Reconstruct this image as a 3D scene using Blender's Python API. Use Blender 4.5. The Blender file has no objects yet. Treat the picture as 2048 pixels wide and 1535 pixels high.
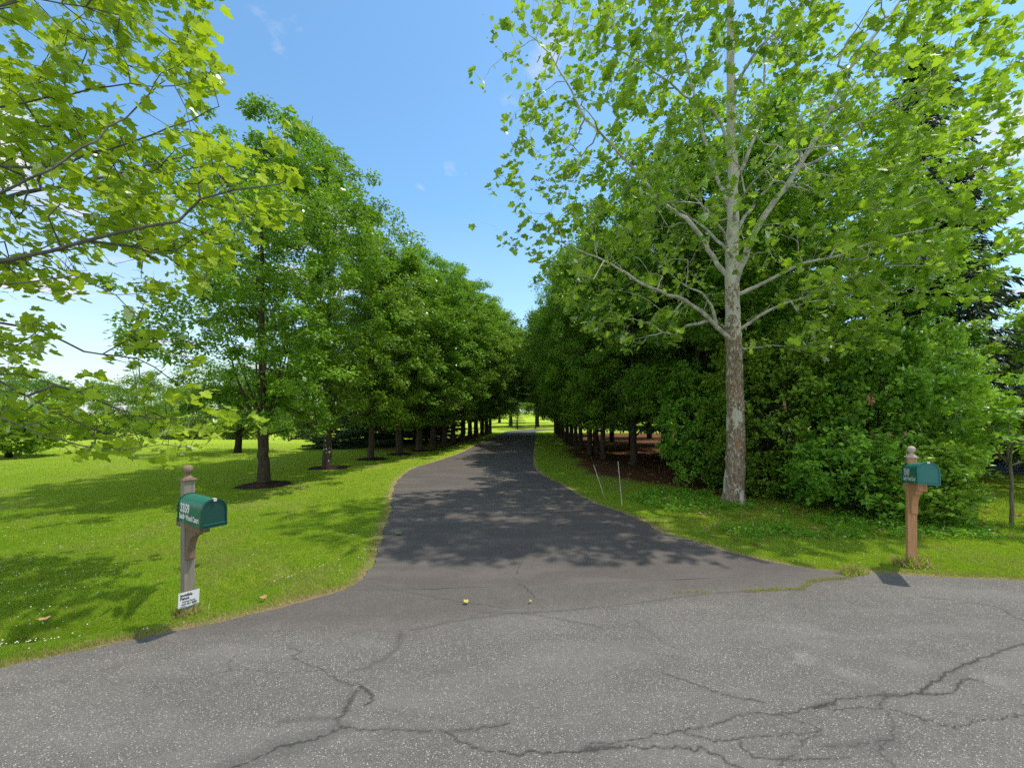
import bpy, math, random
import numpy as np
from mathutils import Vector, Matrix

C = bpy.context.scene.collection
F, CX, HY, H = 800.0, 1024.0, 830.0, 1.85          # lens in photo pixels, centre, horizon, eye height
rad = math.radians

def G(px, py):                                     # a spot on the level ground
    d = F*H/(py-HY)
    return np.array([(px-CX)*d/F, d])
def P(px, py, Y):                                  # a spot at depth Y
    return np.array([(px-CX)*Y/F, Y, H-(py-HY)*Y/F])

# ------------------------------------------------------------------ object helpers
def tag(o, label=None, cat=None, group=None, kind=None):
    if label: o['label'] = label
    if cat: o['category'] = cat
    if group: o['group'] = group
    if kind: o['kind'] = kind
    return o
def empty(name, loc, label, cat, group=None, rz=0.0, s=1.0):
    o = bpy.data.objects.new(name, None); C.objects.link(o)
    o.location = loc; o.rotation_euler = (0, 0, rz); o.scale = (s, s, s)
    o.empty_display_size = .2
    return tag(o, label, cat, group)
def link(name, me, parent=None, loc=None):
    o = bpy.data.objects.new(name, me); C.objects.link(o)
    if parent is not None: o.parent = parent
    if loc is not None: o.location = loc
    return o
def copy_thing(root, loc, rz, s, label):
    r = root.copy(); C.objects.link(r)
    r.location = loc; r.rotation_euler = (0, 0, rz); r.scale = s if hasattr(s, '__len__') else (s, s, s)
    r['label'] = label
    for ch in list(root.children):
        c = ch.copy(); C.objects.link(c); c.parent = r
        for g in list(ch.children):
            d = g.copy(); C.objects.link(d); d.parent = c
    return r
def mesh(name, V, Fc, mats, smooth=False, mat_idx=None, **attrs):
    """V (n,3); Fc (m,k) array or list of arrays of equal-k faces"""
    me = bpy.data.meshes.new(name)
    V = np.asarray(V, dtype=np.float32)
    if isinstance(Fc, np.ndarray): Fc = [Fc]
    Fc = [np.asarray(f, dtype=np.int32) for f in Fc if len(f)]
    loops = np.concatenate([f.ravel() for f in Fc])
    tot = np.concatenate([np.full(len(f), f.shape[1], dtype=np.int32) for f in Fc])
    start = np.concatenate([[0], np.cumsum(tot)[:-1]]).astype(np.int32)
    me.vertices.add(len(V)); me.vertices.foreach_set('co', V.ravel())
    me.loops.add(len(loops)); me.loops.foreach_set('vertex_index', loops)
    me.polygons.add(len(tot)); me.polygons.foreach_set('loop_start', start)
    me.polygons.foreach_set('loop_total', tot)
    if mat_idx is not None: me.polygons.foreach_set('material_index', np.asarray(mat_idx, dtype=np.int32))
    me.polygons.foreach_set('use_smooth', np.full(len(tot), smooth, dtype=bool))
    for k, a in attrs.items():
        at = me.attributes.new(k, 'FLOAT', 'POINT'); at.data.foreach_set('value', np.asarray(a, dtype=np.float32))
    me.update(calc_edges=True)
    for m in (mats if isinstance(mats, (list, tuple)) else [mats]): me.materials.append(m)
    return me
class MB:                                          # collects small hand-built solids
    def __init__(s): s.v = []; s.q = []; s.n = 0
    def add(s, V, faces):
        s.v += [tuple(p) for p in V]; s.q += [tuple(i+s.n for i in f) for f in faces]; s.n += len(V)
    def box(s, a, b, M=None, bev=0.0):
        (x0, y0, z0), (x1, y1, z1) = a, b
        V = [Vector(p) for p in ((x0,y0,z0),(x1,y0,z0),(x1,y1,z0),(x0,y1,z0),(x0,y0,z1),(x1,y0,z1),(x1,y1,z1),(x0,y1,z1))]
        if M: V = [M @ p for p in V]
        s.add(V, [(0,3,2,1),(4,5,6,7),(0,1,5,4),(1,2,6,5),(2,3,7,6),(3,0,4,7)])
    def lathe(s, prof, n=24, c=(0, 0, 0)):
        V = []
        for r, z in prof:
            for k in range(n):
                a = 2*math.pi*k/n; V.append((c[0]+r*math.cos(a), c[1]+r*math.sin(a), c[2]+z))
        Fc = []
        for i in range(len(prof)-1):
            for k in range(n):
                k2 = (k+1) % n; Fc.append((i*n+k, i*n+k2, (i+1)*n+k2, (i+1)*n+k))
        Fc.append(tuple(range(n))[::-1]); Fc.append(tuple((len(prof)-1)*n+k for k in range(n)))
        s.add(V, Fc)
    def prism(s, poly, y0, y1):                    # poly in xz, extruded along y
        n = len(poly)
        V = [(x, y0, z) for x, z in poly]+[(x, y1, z) for x, z in poly]
        s.add(V, [tuple(range(n)), tuple(range(2*n-1, n-1, -1))]+[(k, k+n, (k+1) % n+n, (k+1) % n) for k in range(n)])
    def build(s, name, mat, parent=None, smooth=False, bevel=0.0, T=None):
        me = bpy.data.meshes.new(name)
        me.from_pydata(s.v, [], s.q)
        if T is not None: me.transform(T)
        import bmesh
        bm = bmesh.new(); bm.from_mesh(me)
        bmesh.ops.recalc_face_normals(bm, faces=bm.faces)
        if bevel: bmesh.ops.bevel(bm, geom=[e for e in bm.edges if e.calc_face_angle(0) > .6], offset=bevel, segments=2, affect='EDGES', profile=.6)
        for f in bm.faces: f.smooth = smooth
        bm.to_mesh(me); bm.free()
        if smooth: me.set_sharp_from_angle(angle=rad(40))
        me.materials.append(mat)
        return link(name, me, parent)

# ------------------------------------------------------------------ materials
def newmat(name):
    m = bpy.data.materials.new(name); m.use_nodes = True
    nt = m.node_tree; nt.nodes.clear()
    out = nt.nodes.new('ShaderNodeOutputMaterial')
    return m, nt, out
class NT:
    def __init__(s, nt): s.nt = nt
    def n(s, t, **kw):
        nd = s.nt.nodes.new('ShaderNode'+t)
        ins = kw.pop('ins', {})
        for k, v in kw.items(): setattr(nd, k, v)
        for k, v in ins.items(): s.put(nd.inputs[k], v)
        return nd
    def put(s, sock, v):
        if isinstance(v, bpy.types.NodeSocket): s.nt.links.new(v, sock)
        elif isinstance(v, tuple) and len(v) == 3 and sock.type == 'RGBA': sock.default_value = (*v, 1)
        else: sock.default_value = v
    def math(s, op, a, b=None, c=None, clamp=False):
        nd = s.nt.nodes.new('ShaderNodeMath'); nd.operation = op; nd.use_clamp = clamp
        s.put(nd.inputs[0], a)
        if b is not None: s.put(nd.inputs[1], b)
        if c is not None: s.put(nd.inputs[2], c)
        return nd.outputs[0]
    def mix(s, f, a, b, mode='MIX'):
        nd = s.nt.nodes.new('ShaderNodeMix'); nd.data_type = 'RGBA'; nd.blend_type = mode
        s.put(nd.inputs[0], f); s.put(nd.inputs[6], a); s.put(nd.inputs[7], b)
        return nd.outputs[2]
    def ramp(s, f, stops, interp='LINEAR'):
        nd = s.nt.nodes.new('ShaderNodeValToRGB'); r = nd.color_ramp; r.interpolation = interp
        while len(r.elements) < len(stops): r.elements.new(.5)
        for e, (p, c) in zip(r.elements, stops):
            e.position = p; e.color = (*c, 1) if isinstance(c, tuple) else (c, c, c, 1)
        s.put(nd.inputs[0], f); return nd.outputs[0]
    def noise(s, vec, scale, detail=4, rough=.55, dist=0.0):
        nd = s.n('TexNoise', ins={'Scale': scale, 'Detail': detail, 'Roughness': rough, 'Distortion': dist})
        if vec is not None: s.put(nd.inputs['Vector'], vec)
        return nd.outputs['Fac']
    def attr(s, name): return s.n('Attribute', attribute_name=name).outputs['Fac']
    def pos(s): return s.n('NewGeometry').outputs['Position']
    def obj(s): return s.n('TexCoord').outputs['Object']
    def scl(s, v, sc):
        nd = s.n('Mapping'); s.put(nd.inputs['Vector'], v); nd.inputs['Scale'].default_value = sc; return nd.outputs[0]
    def bump(s, h, strength=.5, dist=.01):
        return s.n('Bump', ins={'Height': h, 'Strength': strength, 'Distance': dist}).outputs[0]

def leaf_mat(name, dark, light, trans, tw=.42, gloss=.10, rough=.38, hue_var=True, clump=True):
    m, nt, out = newmat(name); t = NT(nt)
    a = t.attr('tint')
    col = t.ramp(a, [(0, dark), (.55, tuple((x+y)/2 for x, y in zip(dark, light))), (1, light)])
    tcol = t.mix(a, tuple(x*.75 for x in trans), trans)
    if clump:
        oi = t.n('ObjectInfo').outputs['Random']
        v = t.math('MULTIPLY_ADD', oi, .3, .85)
        hs = t.n('HueSaturation', ins={'Hue': t.math('MULTIPLY_ADD', t.math('FRACT', t.math('MULTIPLY', oi, 7.31)), .035, .480), 'Color': col, 'Value': v}); col = hs.outputs[0]
    d = t.n('BsdfDiffuse', ins={'Color': col}); tr = t.n('BsdfTranslucent', ins={'Color': tcol})
    mx = t.n('MixShader', ins={0: tw, 1: d.outputs[0], 2: tr.outputs[0]})
    g = t.n('BsdfGlossy', ins={'Color': (.9, .95, .9), 'Roughness': rough})
    fr = t.n('Fresnel', ins={'IOR': 1.4})
    gf = t.math('MULTIPLY_ADD', fr.outputs[0], 1.0, gloss*.3, clamp=True)
    gf = t.math('MULTIPLY', gf, min(1.0, gloss*6))
    mx2 = t.n('MixShader', ins={0: gf, 1: mx.outputs[0], 2: g.outputs[0]})
    nt.links.new(mx2.outputs[0], out.inputs[0]); return m
def princ(name, col, rough=.6, bump=None, spec=.3, metal=0.0):
    m, nt, out = newmat(name); t = NT(nt)
    b = t.n('BsdfPrincipled'); nt.links.new(b.outputs[0], out.inputs[0])
    c = col(t) if callable(col) else col
    t.put(b.inputs['Base Color'], c); t.put(b.inputs['Roughness'], rough(t) if callable(rough) else rough)
    b.inputs['Specular IOR Level'].default_value = spec; b.inputs['Metallic'].default_value = metal
    if bump: t.put(b.inputs['Normal'], bump(t))
    return m

M = {}
M['pear_leaf'] = leaf_mat('pear_leaf', (.038, .135, .008), (.34, .60, .030), (.42, .70, .02), tw=.28, gloss=.07, rough=.42)
M['syc_leaf'] = leaf_mat('sycamore_leaf', (.085, .20, .015), (.46, .72, .06), (.56, .86, .035), tw=.41, gloss=.06, rough=.5)
M['syc_leaf_left'] = leaf_mat('sycamore_leaf_yellowish', (.13, .26, .014), (.46, .64, .045), (.62, .82, .025), tw=.44, gloss=.04, rough=.5)
M['holly_leaf'] = leaf_mat('holly_leaf', (.055, .17, .014), (.46, .74, .07), (.44, .70, .04), tw=.28, gloss=.06, rough=.38)
M['weed_leaf'] = leaf_mat('weed_leaf', (.10, .27, .015), (.27, .54, .03), (.3, .6, .02), tw=.35, gloss=.06)
M['maple_leaf'] = leaf_mat('maple_leaf', (.14, .30, .02), (.28, .50, .03), (.4, .65, .03), tw=.45, gloss=.05)
M['far_leaf'] = leaf_mat('far_leaf', (.065, .15, .02), (.24, .42, .05), (.28, .48, .03), tw=.32, gloss=.04, rough=.5)
M['spruce'] = leaf_mat('spruce_needle', (.028, .060, .022), (.085, .15, .055), (.04, .08, .02), tw=.15, gloss=.05, rough=.5)
M['blue_spruce'] = leaf_mat('blue_spruce_needle', (.06, .11, .095), (.16, .24, .22), (.06, .1, .08), tw=.12, gloss=.05, rough=.5)
M['dead_leaf'] = princ('dead_leaf', (.42, .24, .13), .8)
M['grass'] = leaf_mat('grass_blade', (.13, .28, .015), (.44, .62, .055), (.56, .78, .03), tw=.42, gloss=.02, rough=.5, clump=False)
M['clover'] = princ('clover_flower', (.75, .75, .66), .8)

def bark(name, c1, c2, sc=9, stretch=.22, bumps=.8):
    def col(t):
        v = t.scl(t.obj(), (1, 1, stretch))
        n = t.noise(v, sc*2.2, 8, .7, .6)
        n2 = t.noise(t.obj(), 3, 3)
        return t.mix(t.math('MULTIPLY', n2, .5), t.ramp(n, [(.33, c1), (.66, c2)]), tuple(x*.6 for x in c1))
    return princ(name, col, .9, lambda t: t.bump(t.noise(t.scl(t.obj(), (1, 1, stretch)), sc*2.2, 8, .75, .6), bumps, .03), spec=.15)
M['bark_pear'] = bark('pear_bark', (.05, .038, .028), (.15, .115, .085))
M['bark_dark'] = bark('dark_bark', (.02, .016, .013), (.07, .055, .042))
def syc_col(t):
    o = t.obj(); z = t.n('SeparateXYZ', ins={0: o}).outputs[2]
    vo = t.n('TexVoronoi', ins={'Scale': 7.0, 'Randomness': 1.0}); 
    warp = t.n('VectorMath', operation='ADD'); t.put(warp.inputs[0], t.scl(o, (1, 1, .45)))
    nz = t.n('TexNoise', ins={'Vector': o, 'Scale': 6.0, 'Detail': 4.0})
    wm = t.n('VectorMath', operation='SCALE'); t.put(wm.inputs[0], nz.outputs['Color']); wm.inputs['Scale'].default_value = .3
    t.put(warp.inputs[1], wm.outputs[0]); t.put(vo.inputs['Vector'], warp.outputs[0])
    sep = t.n('SeparateColor', ins={0: vo.outputs['Color']})
    zz = t.math('MULTIPLY_ADD', z, .22, -.62, clamp=True)         # 0 low .. 1 high
    r = sep.outputs[0]
    fine = t.noise(t.scl(o, (1, 1, .4)), 26, 6, .7, .4)
    brown = t.ramp(fine, [(.36, (.13, .085, .055)), (.52, (.30, .215, .155)), (.68, (.50, .42, .34))])
    pale = t.ramp(fine, [(.3, (.50, .46, .37)), (.7, (.74, .70, .60))])
    th = t.math('GREATER_THAN', t.math('ADD', r, t.math('MULTIPLY', zz, 1.3)), .93)
    spot = t.math('GREATER_THAN', t.noise(t.scl(o, (1, 1, .6)), 16, 3, .6, 1.0), t.math('MULTIPLY_ADD', zz, -.25, .60))
    th = t.math('MAXIMUM', th, t.math('MULTIPLY', spot, .8))
    c = t.mix(th, brown, pale)
    g = t.math('GREATER_THAN', sep.outputs[1], .72)
    return t.mix(t.math('MULTIPLY', g, .2), c, (.24, .23, .15))
M['bark_syc'] = princ('sycamore_bark', syc_col, .8, lambda t: t.bump(t.noise(t.obj(), 30, 6, .7), .5, .015), spec=.2)
M['bark_syc_branch'] = princ('sycamore_branch_bark', lambda t: t.ramp(t.noise(t.obj(), 9, 5, .65), [(.32, (.26, .23, .19)), (.5, (.50, .47, .41)), (.7, (.76, .74, .67))]), .8, spec=.2)
M['twig_syc_left'] = princ('sycamore_twig_bark', lambda t: t.ramp(t.noise(t.obj(), 9, 5, .65), [(.35, (.07, .06, .05)), (.7, (.22, .20, .18))]), .85, spec=.2)

# ------------------------------------------------------------------ tree skeletons
class Skel:
    def __init__(s, seed):
        s.r = np.random.default_rng(seed); s.p = np.zeros((60000, 3)); s.par = []; s.grp = []; s.n = 0; s.rad = None; s.fixr = {}
    def add(s, p, par, grp):
        s.p[s.n] = p; s.par.append(par); s.grp.append(grp); s.n += 1; return s.n-1
    def limb(s, pts, par=None, grp=0, step=.25, jit=.012, radii=None):
        """smooth polyline; first point joined to the nearest existing node when par is None"""
        pts = [np.asarray(q, float) for q in pts]
        if s.n == 0: cur = s.add(pts[0], -1, grp)
        else:
            if par is None:
                d = ((s.p[:s.n]-pts[0])**2).sum(1); par = int(d.argmin())
            cur = par; pts = [s.p[par]]+pts[1:] if np.linalg.norm(s.p[par]-pts[0]) < .35 else [s.p[par]]+pts
        if radii is not None and s.n == 1: s.fixr[0] = radii[0]
        k = len(pts); last = []
        for i in range(k-1):
            p0 = pts[max(i-1, 0)]; p1 = pts[i]; p2 = pts[i+1]; p3 = pts[min(i+2, k-1)]
            m = max(1, int(np.linalg.norm(p2-p1)/step))
            for j in range(1, m+1):
                u = j/m
                q = .5*((2*p1)+(-p0+p2)*u+(2*p0-5*p1+4*p2-p3)*u*u+(-p0+3*p1-3*p2+p3)*u**3)
                cur = s.add(q+s.r.normal(0, jit, 3), cur, grp)
                if radii is not None: s.fixr[cur] = radii[i]*(1-u)+radii[min(i+1, len(radii)-1)]*u
                last.append(cur)
        return last
    def attach(s, t, step=.3, up=.6, bow=.12, jit=.03, maxd=None, grp_ok=None, back=None):
        P_ = s.p[:s.n]; d = np.linalg.norm(P_-t, axis=1)
        cost = d+up*np.maximum(0, P_[:, 2]-t[2]+.35*d)
        if back is not None:                       # keep twigs running away from the trunk axis
            rt = np.hypot(t[0]-back[0], t[1]-back[1]); rp = np.hypot(P_[:, 0]-back[0], P_[:, 1]-back[1])
            cost = cost+.9*np.maximum(0, rp-rt)
        i = int(cost.argmin())
        L = d[i]
        if maxd and L > maxd: return None
        a = P_[i].copy(); g = s.grp[i]; m = max(1, int(L/step)); cur = i
        c = (a+t)/2+np.array([0, 0, bow*L])+s.r.normal(0, .06*L, 3)
        for j in range(1, m+1):
            u = j/m
            q = (1-u)**2*a+2*u*(1-u)*c+u*u*t
            if j < m: q = q+s.r.normal(0, jit, 3)
            cur = s.add(q, cur, g)
        return cur
    def radii(s, tip=.004, p=2.4, scale=1.0):
        n = s.n; acc = np.zeros(n); par = np.array(s.par)
        r = np.zeros(n)
        for i in range(n-1, -1, -1):
            r[i] = max(tip, acc[i]**(1/p)) if acc[i] > 0 else tip
            r[i] += .0006
            if par[i] >= 0: acc[par[i]] += r[i]**p
        r *= 1
        for i, v in s.fixr.items(): r[i] = v
        for i in range(1, n):                      # a child never thicker than its parent
            if par[i] >= 0 and i not in s.fixr and r[i] > r[par[i]]*.85: r[i] = r[par[i]]*.85
        s.rad = r*scale; return s.rad
    def tubes(s, groups=None, flare=True, minr=0.0, knob=.0):
        """verts, quads for the nodes whose group is in groups"""
        n = s.n; par = s.par; r = s.rad; ch = [[] for _ in range(n)]
        for i in range(1, n):
            if par[i] >= 0: ch[par[i]].append(i)
        sel = (lambda g: True) if groups is None else (lambda g: g in groups)
        starts = [(None, 0)]; V = []; Q = []; base = 0
        while starts:
            pi, i = starts.pop()
            chain = [pi, i] if pi is not None else [i]
            g = s.grp[i]
            while ch[i]:
                same = [c for c in ch[i] if s.grp[c] == g]
                k = ch[i]
                if not same:
                    for c in k: starts.append((i, c))
                    break
                b = max(same, key=lambda c: r[c])
                for c in k:
                    if c != b: starts.append((i, c))
                chain.append(b); i = b
            if len(chain) < 2 or not sel(g): continue
            rr = r[chain].copy()
            if pi is not None: rr[0] = rr[1]*1.15
            if rr.max() < minr: continue
            pp = s.p[chain].copy()
            sides = 14 if rr.max() > .1 else 9 if rr.max() > .035 else 5 if rr.max() > .012 else 3
            tg = np.gradient(pp, axis=0); tg /= np.linalg.norm(tg, axis=1)[:, None]+1e-9
            u = np.cross(tg[0], [0.3, 1, .1]); u /= np.linalg.norm(u)
            ang = np.arange(sides)*2*np.pi/sides
            for k2 in range(len(chain)):
                u = u-tg[k2]*np.dot(u, tg[k2]); u /= np.linalg.norm(u)+1e-9
                w = np.cross(tg[k2], u)
                ra = rr[k2]*(1+knob*s.r.normal(0, 1, sides))
                V.append(pp[k2]+np.outer(np.cos(ang)*ra, u)+np.outer(np.sin(ang)*ra, w))
            m = len(chain)
            a = (np.arange(m-1)[:, None]*sides+np.arange(sides)[None, :])
            b = (np.arange(m-1)[:, None]*sides+(np.arange(sides)[None, :]+1) % sides)
            Q.append(np.stack([a, b, b+sides, a+sides], -1).reshape(-1, 4)+base); base += m*sides
        if not V: return None
        return np.concatenate(V), np.concatenate(Q)

# ------------------------------------------------------------------ leaves
def fan(outline, centre=(0, .35, 0)):
    V = np.array([centre]+list(outline), float); n = len(outline)
    T = np.array([(0, 1+i, 1+(i+1) % n) for i in range(n)]); return V, T
_h = [(0, 0, 0), (.16, -.10, .02), (.42, .02, .06), (.36, .22, .03), (.58, .46, .10), (.30, .48, .03), (.26, .72, .03), (0, 1.0, .08)]
SYC = fan(_h+[(-x, y, z) for x, y, z in _h[-2:0:-1]])
_h2 = [(0, 0, 0), (.30, .02, .05), (.55, .36, .09), (.24, .42, .02), (.22, .66, .02), (0, 1.0, -.05)]
MAPLE = fan(_h2+[(-x, y, z) for x, y, z in _h2[-2:0:-1]])
OVAL = (np.array([(0, 0, 0), (.33, .42, .10), (0, 1.0, -.06), (-.33, .42, .10)], float), np.array([(0, 1, 2), (0, 2, 3)]))
BLADE = (np.array([(-.5, 0, 0), (.5, 0, 0), (0, 1, 0)], float), np.array([(0, 1, 2)]))
NEED = (np.array([(-.10, 0, 0), (.10, 0, 0), (.05, .6, -.03), (0, 1, -.10), (-.05, .6, -.03)], float), np.array([(0, 1, 2), (0, 2, 4), (4, 2, 3)]))

def leaves(rng, pos, dirs, norm, size, tmpl, tint):
    tv, tt = tmpl; n = len(pos)
    d = dirs/np.linalg.norm(dirs, axis=1)[:, None]
    x = np.cross(d, norm); x /= np.linalg.norm(x, axis=1)[:, None]+1e-9
    z = np.cross(x, d)
    V = pos[:, None, :]+size[:, None, None]*(tv[None, :, 0:1]*x[:, None, :]+tv[None, :, 1:2]*d[:, None, :]+tv[None, :, 2:3]*z[:, None, :])
    T = (np.arange(n)[:, None, None]*len(tv)+tt[None]).reshape(-1, 3)
    return V.reshape(-1, 3), T, np.repeat(tint, len(tv))
def leaf_set(rng, pos, size, tmpl, outward=None, flat=.8, droop=.25, sv=.25, tint=None, upw=1.0):
    n = len(pos)
    d = rng.normal(0, 1, (n, 3)); d[:, 2] = d[:, 2]*(1-flat)-droop
    if outward is not None: d += outward
    nm = rng.normal(0, .55, (n, 3)); nm[:, 2] += upw
    sz = size*np.clip(rng.normal(1, sv, n), .45, 1.6)
    if tint is None: tint = rng.random(n)
    return leaves(rng, pos, d, nm, sz, tmpl, np.clip(tint, 0, 1))

def clump_leaves(rng, centres, per, sig, size, tmpl, axis, **kw):
    k = len(centres); idx = np.repeat(np.arange(k), per)
    off = rng.normal(0, 1, (len(idx), 3)); 
    ln = np.linalg.norm(off, axis=1); off = off/ln[:, None]*(rng.random(len(ln))**.5)[:, None]
    cs = sig*(.55+.8*rng.random(k))
    pos = centres[idx]+off*cs[idx][:, None]*np.array([1.25, 1.25, .75])
    pos[:, 2] -= .25*cs[idx]*(off[:, 0]**2+off[:, 1]**2)
    ct = rng.random(k)
    tint = .40*ct[idx]+.40*rng.random(len(idx))+.22*off[:, 2]+.05  # clump tops tinted lighter than undersides, top-light shading put into leaf colour
    rel = pos-np.array([axis[0], axis[1], 0]); rel[:, 2] = 0
    rel /= np.linalg.norm(rel, axis=1)[:, None]+1e-6
    return leaf_set(rng, pos, size, tmpl, outward=off*.5+rel*.4, tint=tint, **kw)

# ---------- pear: short trunk, steep limbs, egg-shaped crown in puffs
def envelope(t, wide=.34):
    return np.where(t < wide, ((t+.10)/(wide+.10))**.6, (1-np.clip((t-wide)/(1-wide), 0, 1)**2.3)**.72)
def make_broadleaf(seed, height, R, z0, trunk_r, nclump, per, sig, leaf, tmpl, lm, bm_, limbs=6, fork=1.5, wide=.34, crown_base_r=1.0, lump=.18):
    rng = np.random.default_rng(seed); S = Skel(seed+1)
    lean = rng.normal(0, .05, 2)
    S.limb([(0, 0, -.1), (lean[0]*.3, lean[1]*.3, fork*.5), (lean[0], lean[1], fork), (lean[0]*2, lean[1]*2, fork+height*.3), (lean[0]*2, lean[1], height*.9)], step=.2,
           radii=[trunk_r*1.35, trunk_r, trunk_r*.95, trunk_r*.5, trunk_r*.08])
    for k in range(limbs):
        a = 2*math.pi*(k+rng.random()*.5)/limbs; zf = fork*(.85+.5*rng.random()); top = height*(.55+.35*rng.random()); rr = R*(.35+.3*rng.random())
        S.limb([(lean[0], lean[1], zf), (.4*rr*math.cos(a), .4*rr*math.sin(a), zf+(top-zf)*.25), (rr*.8*math.cos(a), rr*.8*math.sin(a), zf+(top-zf)*.65), (rr*math.cos(a+.2), rr*math.sin(a+.2), top)], step=.3, grp=0)
    ts = rng.random(nclump*2)**1.05; a = rng.random(nclump*2)*2*np.pi
    lob = 1+lump*np.sin(a*3+seed+ts*5)*.6+lump*np.sin(a*5+ts*13+seed*2)*.6+rng.normal(0, .07, nclump*2)
    rr = R*envelope(ts, wide)*lob*(.30+.70*rng.random(nclump*2)**.42)
    nl = max(12, int(nclump/12)); tl = (np.arange(nl)+rng.random(nl))/nl*.94; al = np.arange(nl)*2.4+rng.normal(0, .4, nl)
    rl = R*envelope(tl, wide)*(.50+.42*rng.random(nl)); lr = (.16+.20*rng.random(nl))*R*(1.15-.45*tl)
    lc = np.stack([rl*np.cos(al), rl*np.sin(al), z0+.10*R+tl*(height-z0-.12*R)-.10*rl], 1)
    li = rng.integers(0, nl, nclump); dv = rng.normal(0, 1, (nclump, 3)); dv[:, 2] = dv[:, 2]*.8+.25
    dv[:, :2] += np.stack([np.cos(al[li]), np.sin(al[li])], 1)*.55
    dv /= np.linalg.norm(dv, axis=1)[:, None]
    cen = lc[li]+dv*lr[li][:, None]*(.75+.35*rng.random((nclump, 1)))*np.array([1.15, 1.15, .85])
    nsh = nclump//5; tsh = rng.random(nsh)**.8; ash = rng.random(nsh)*6.28; rsh = R*envelope(tsh, wide)*(.98+.28*rng.random(nsh))
    cen[-nsh:] = np.stack([rsh*np.cos(ash), rsh*np.sin(ash), z0+tsh*(height-z0)*1.03+.25], 1)
    nin = nclump//6; core = rng.random(nin); ac = rng.random(nin)*6.28; rc = R*envelope(core, wide)*.45*rng.random(nin)**.5
    cen[:nin] = np.stack([rc*np.cos(ac), rc*np.sin(ac), z0+.2+core*(height-z0)*.95], 1)
    cen[:, 2] = np.maximum(cen[:, 2], z0-.15)
    order = np.argsort(np.hypot(cen[:, 0], cen[:, 1])+.3*cen[:, 2])
    for i in order:
        tip = S.attach(cen[i], step=.35, up=.7, bow=-.05, jit=.03)
        for k in range(2):
            S.attach(cen[i]+rng.normal(0, sig*.6, 3), step=.3, bow=0)
    S.radii(tip=.004, p=2.5)
    tv, tq = S.tubes(minr=.0055, knob=.03)
    tm = mesh('trunk', tv, tq, bm_, smooth=True)
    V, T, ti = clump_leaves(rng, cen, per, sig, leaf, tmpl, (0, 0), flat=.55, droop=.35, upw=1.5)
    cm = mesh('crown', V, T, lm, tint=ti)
    return tm, cm

# ---------- spruce
def make_conifer(seed, height, R, z0, lm, bare=0.0, spray=.16, dens=1.0, droop=.35):
    rng = np.random.default_rng(seed); S = Skel(seed)
    S.limb([(0, 0, -.1), (0, 0, height*.5), (0, 0, height)], step=.5, jit=.01, radii=[height*.018, height*.011, .01])
    pos = []; out = []; V = []
    z = max(z0, .3)
    while z < height*.985:
        f = 1-(z-z0)/(height-z0); L = R*(f**.85)*(.8+.35*rng.random())+.08
        nb = 7 if f > .2 else 5
        for k in range(nb):
            a = rng.random()*2*math.pi; Lk = L*(.75+.4*rng.random()); ca, sa = math.cos(a), math.sin(a)
            m = max(3, int(Lk/.22)); u = np.linspace(.05, 1, m)
            zz = z+.10*Lk*u-droop*Lk*u**1.6+droop*.45*Lk*u**4
            pts = np.stack([ca*Lk*u, sa*Lk*u, zz], 1)
            if z > bare: S.limb([np.array([0, 0, z])]+[pts[len(pts)//2], pts[-1]], step=.6, jit=.02)
            ns = int(m*14*dens)
            uu = rng.random(ns)**.7; side = rng.choice([-1, 1], ns)
            base = np.stack([np.interp(uu, u, pts[:, i]) for i in range(3)], 1)
            w = .32*Lk*(1-uu*.75)*rng.random(ns)*side
            base += np.stack([-sa*w, ca*w, -.5*np.abs(w)*droop-.15*rng.random(ns)*droop*2], 1)
            pos.append(base); out.append(np.stack([ca+side*-sa*.7, sa+side*ca*.7, np.full(ns, -.45-droop)], 1))
        z += (.22+.10*rng.random())*(.6+f*.7)
    pos = np.concatenate(pos); out = np.concatenate(out)
    S.radii(tip=.006)
    tv, tq = S.tubes(minr=.007)
    n = len(pos)
    V, T, ti = leaves(rng, pos, out+rng.normal(0, .35, (n, 3)), np.tile([0, 0, 1.0], (n, 1))+rng.normal(0, .5, (n, 3)), spray*(.7+.7*rng.random(n)), (NEED[0]*np.array([1.1, 1, 1.5]), NEED[1]), rng.random(n))
    return mesh('trunk', tv, tq, M['bark_dark'], smooth=True), mesh('crown', V, T, lm, tint=ti)

def plant(name, tm, cm, loc, label, cat, group, rz=0, s=1.0, crown='crown'):
    e = empty(name, loc, label, cat, group, rz)
    e.scale = s if hasattr(s, '__len__') else (s, s, s)
    if tm: link('trunk', tm, e)
    link(crown, cm, e)
    return e

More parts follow.
